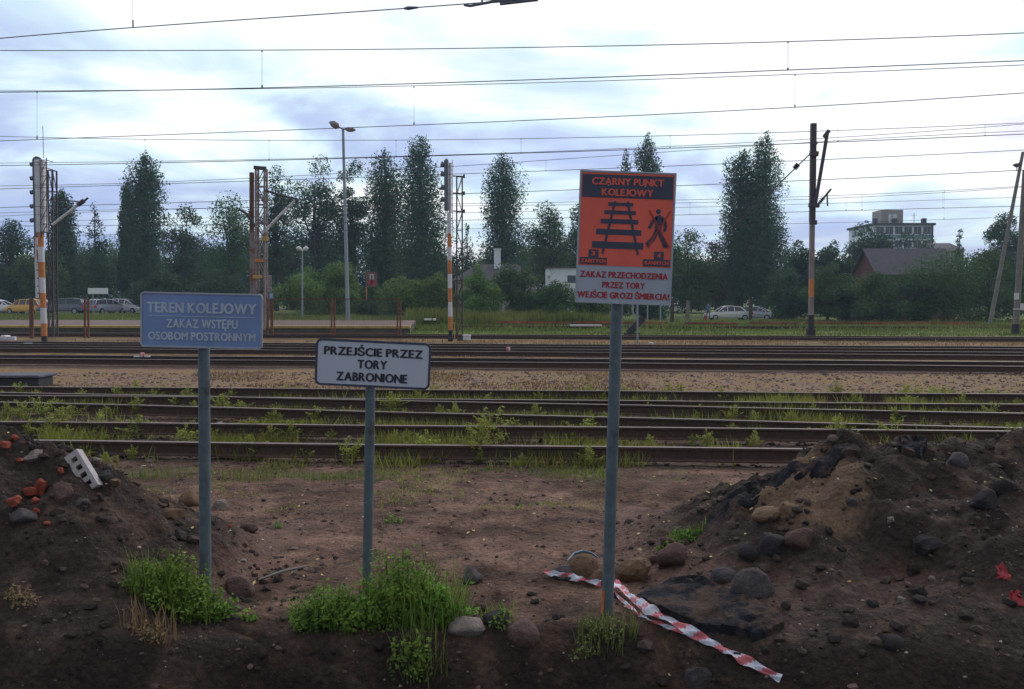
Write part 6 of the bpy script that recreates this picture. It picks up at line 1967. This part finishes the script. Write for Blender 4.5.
for (px, py, flag, hp) in WD + WD2:
    if flag: continue
    k = wr.randrange(5)
    p = G(px, py, 0.0)
    o = protos[k] if not used[k] else copy_tree(protos[k])
    used[k] = True
    s = hp / F * p[1] / .40 * 1.15
    o.location = (p[0], p[1], float(base(p[0], p[1])))
    o.scale = (s * wr.uniform(1.2, 1.8), s * wr.uniform(.9, 1.3), s)
    o.rotation_euler = (0, 0, wr.uniform(0, 6.28))
    side = 'left of the blue sign post' if px < 196 else ('between the blue and white sign posts' if px < 365 else ('between the white and red sign posts' if px < 612 else 'right of the red sign post'))
    o['label'] = 'feathery yellow-green weed %s, %s' % (rows_txt(py), side)
    o['group'] = 'weeds %s, %s' % (rows_txt(py), side)
for k in range(5):
    if not used[k]:
        for c in list(protos[k].children): bpy.data.objects.remove(c)
        bpy.data.objects.remove(protos[k])

# grasses (countless blades)
def grass(name, n, fx, fy, h, m_, seed, wid=.02, zf=None, patch=None, lean=.3):
    r = np.random.default_rng(seed)
    x = fx(r, n); y = fy(r, n, x)
    if patch is not None:
        keep = (fbm(x, y, patch[0], 3) > patch[1]); x, y = x[keep], y[keep]; n = len(x)
    z = (zf or surf)(x, y)
    hh = h * r.uniform(.4, 1.25, n) * (1 + .7 * fbm(x, y, .5, 2))
    a = r.uniform(0, 6.28, n); ln2 = np.stack([np.cos(a) * lean * hh * r.random(n), np.sin(a) * lean * hh * r.random(n), hh], -1)
    b = r.uniform(0, 6.28, n); w = np.stack([np.cos(b) * wid, np.sin(b) * wid * .4, 0 * b], -1) * r.uniform(.6, 1.4, n)[:, None]
    P0 = np.stack([x, y, z - .01], -1)
    Q = np.stack([P0 - w, P0 + w, P0 + ln2 * .6 + w * .7, P0 + ln2], 1)
    tone = np.clip(.45 + .6 * fbm(x, y, .4, 2) + r.uniform(-.3, .3, n), 0, 1)
    o = link(name, quad_mesh(name, Q, tone), M[m_]); setp(o, kind='stuff')
U = lambda a, b: (lambda r, n, x=None: r.uniform(a, b, n))
fr_x = lambda dmax: (lambda r, n: r.uniform(-.66, .66, n) * dmax)
def fan(ya, yb):
    """x spread proportional to distance"""
    def fy(r, n, x): return fan.y
    def fx(r, n):
        fan.y = r.uniform(ya, yb, n); return r.uniform(-.62, .62, n) * fan.y
    return fx, fy
fx, fy = fan(50, 88)
def fx_right(r, n):
    fan.y = r.uniform(43, 56, n); return r.uniform(-.12, .62, n) * fan.y
grass('far_grass', 42000, fx, fy, .26, 'f_grass', 1, .05, base)
grass('far_grass', 12000, fx_right, fy, .14, 'f_grass', 2, .04, base)
def fx_m(r, n):
    fan.y = r.uniform(60, 72, n); return r.uniform(-.12, .12, n) * fan.y
grass('far_grass', 9000, fx_m, fy, .85, 'f_grass', 12, .06, base)
fx, fy = fan(16.6, 21.4)
grass('dry_grass', 16000, fx, fy, .08, 'f_dry', 3, .012, base, (.45, .02), .8)
fx, fy = fan(34, 38)
grass('dry_grass', 5000, fx, fy, .12, 'f_dry', 4, .02, base, (.4, .0), .8)
fx, fy = fan(26, 28)
grass('dry_grass', 2500, fx, fy, .10, 'f_dry', 14, .016, base, (.4, .1), .8)
fx, fy = fan(9.2, 16)
grass('track_grass', 60000, fx, fy, .17, 'f_yel', 5, .006, base, (.9, .05), .9)
fx, fy = fan(9.3, 15.5)
grass('track_grass', 14000, fx, fy, .20, 'f_yel', 25, .007, base, (2.2, .18), 1.0)
def fx_v(r, n):
    fan.y = r.uniform(7.4, 9.2, n); return r.uniform(-.5, .12, n) * fan.y
grass('verge_grass', 9000, fx_v, fy, .055, 'f_grass', 6, .006, base, (.9, .10), .9)
grass('verge_grass', 6000, fx_v, fy, .05, 'f_yel', 16, .006, base, (1.1, .12), .9)
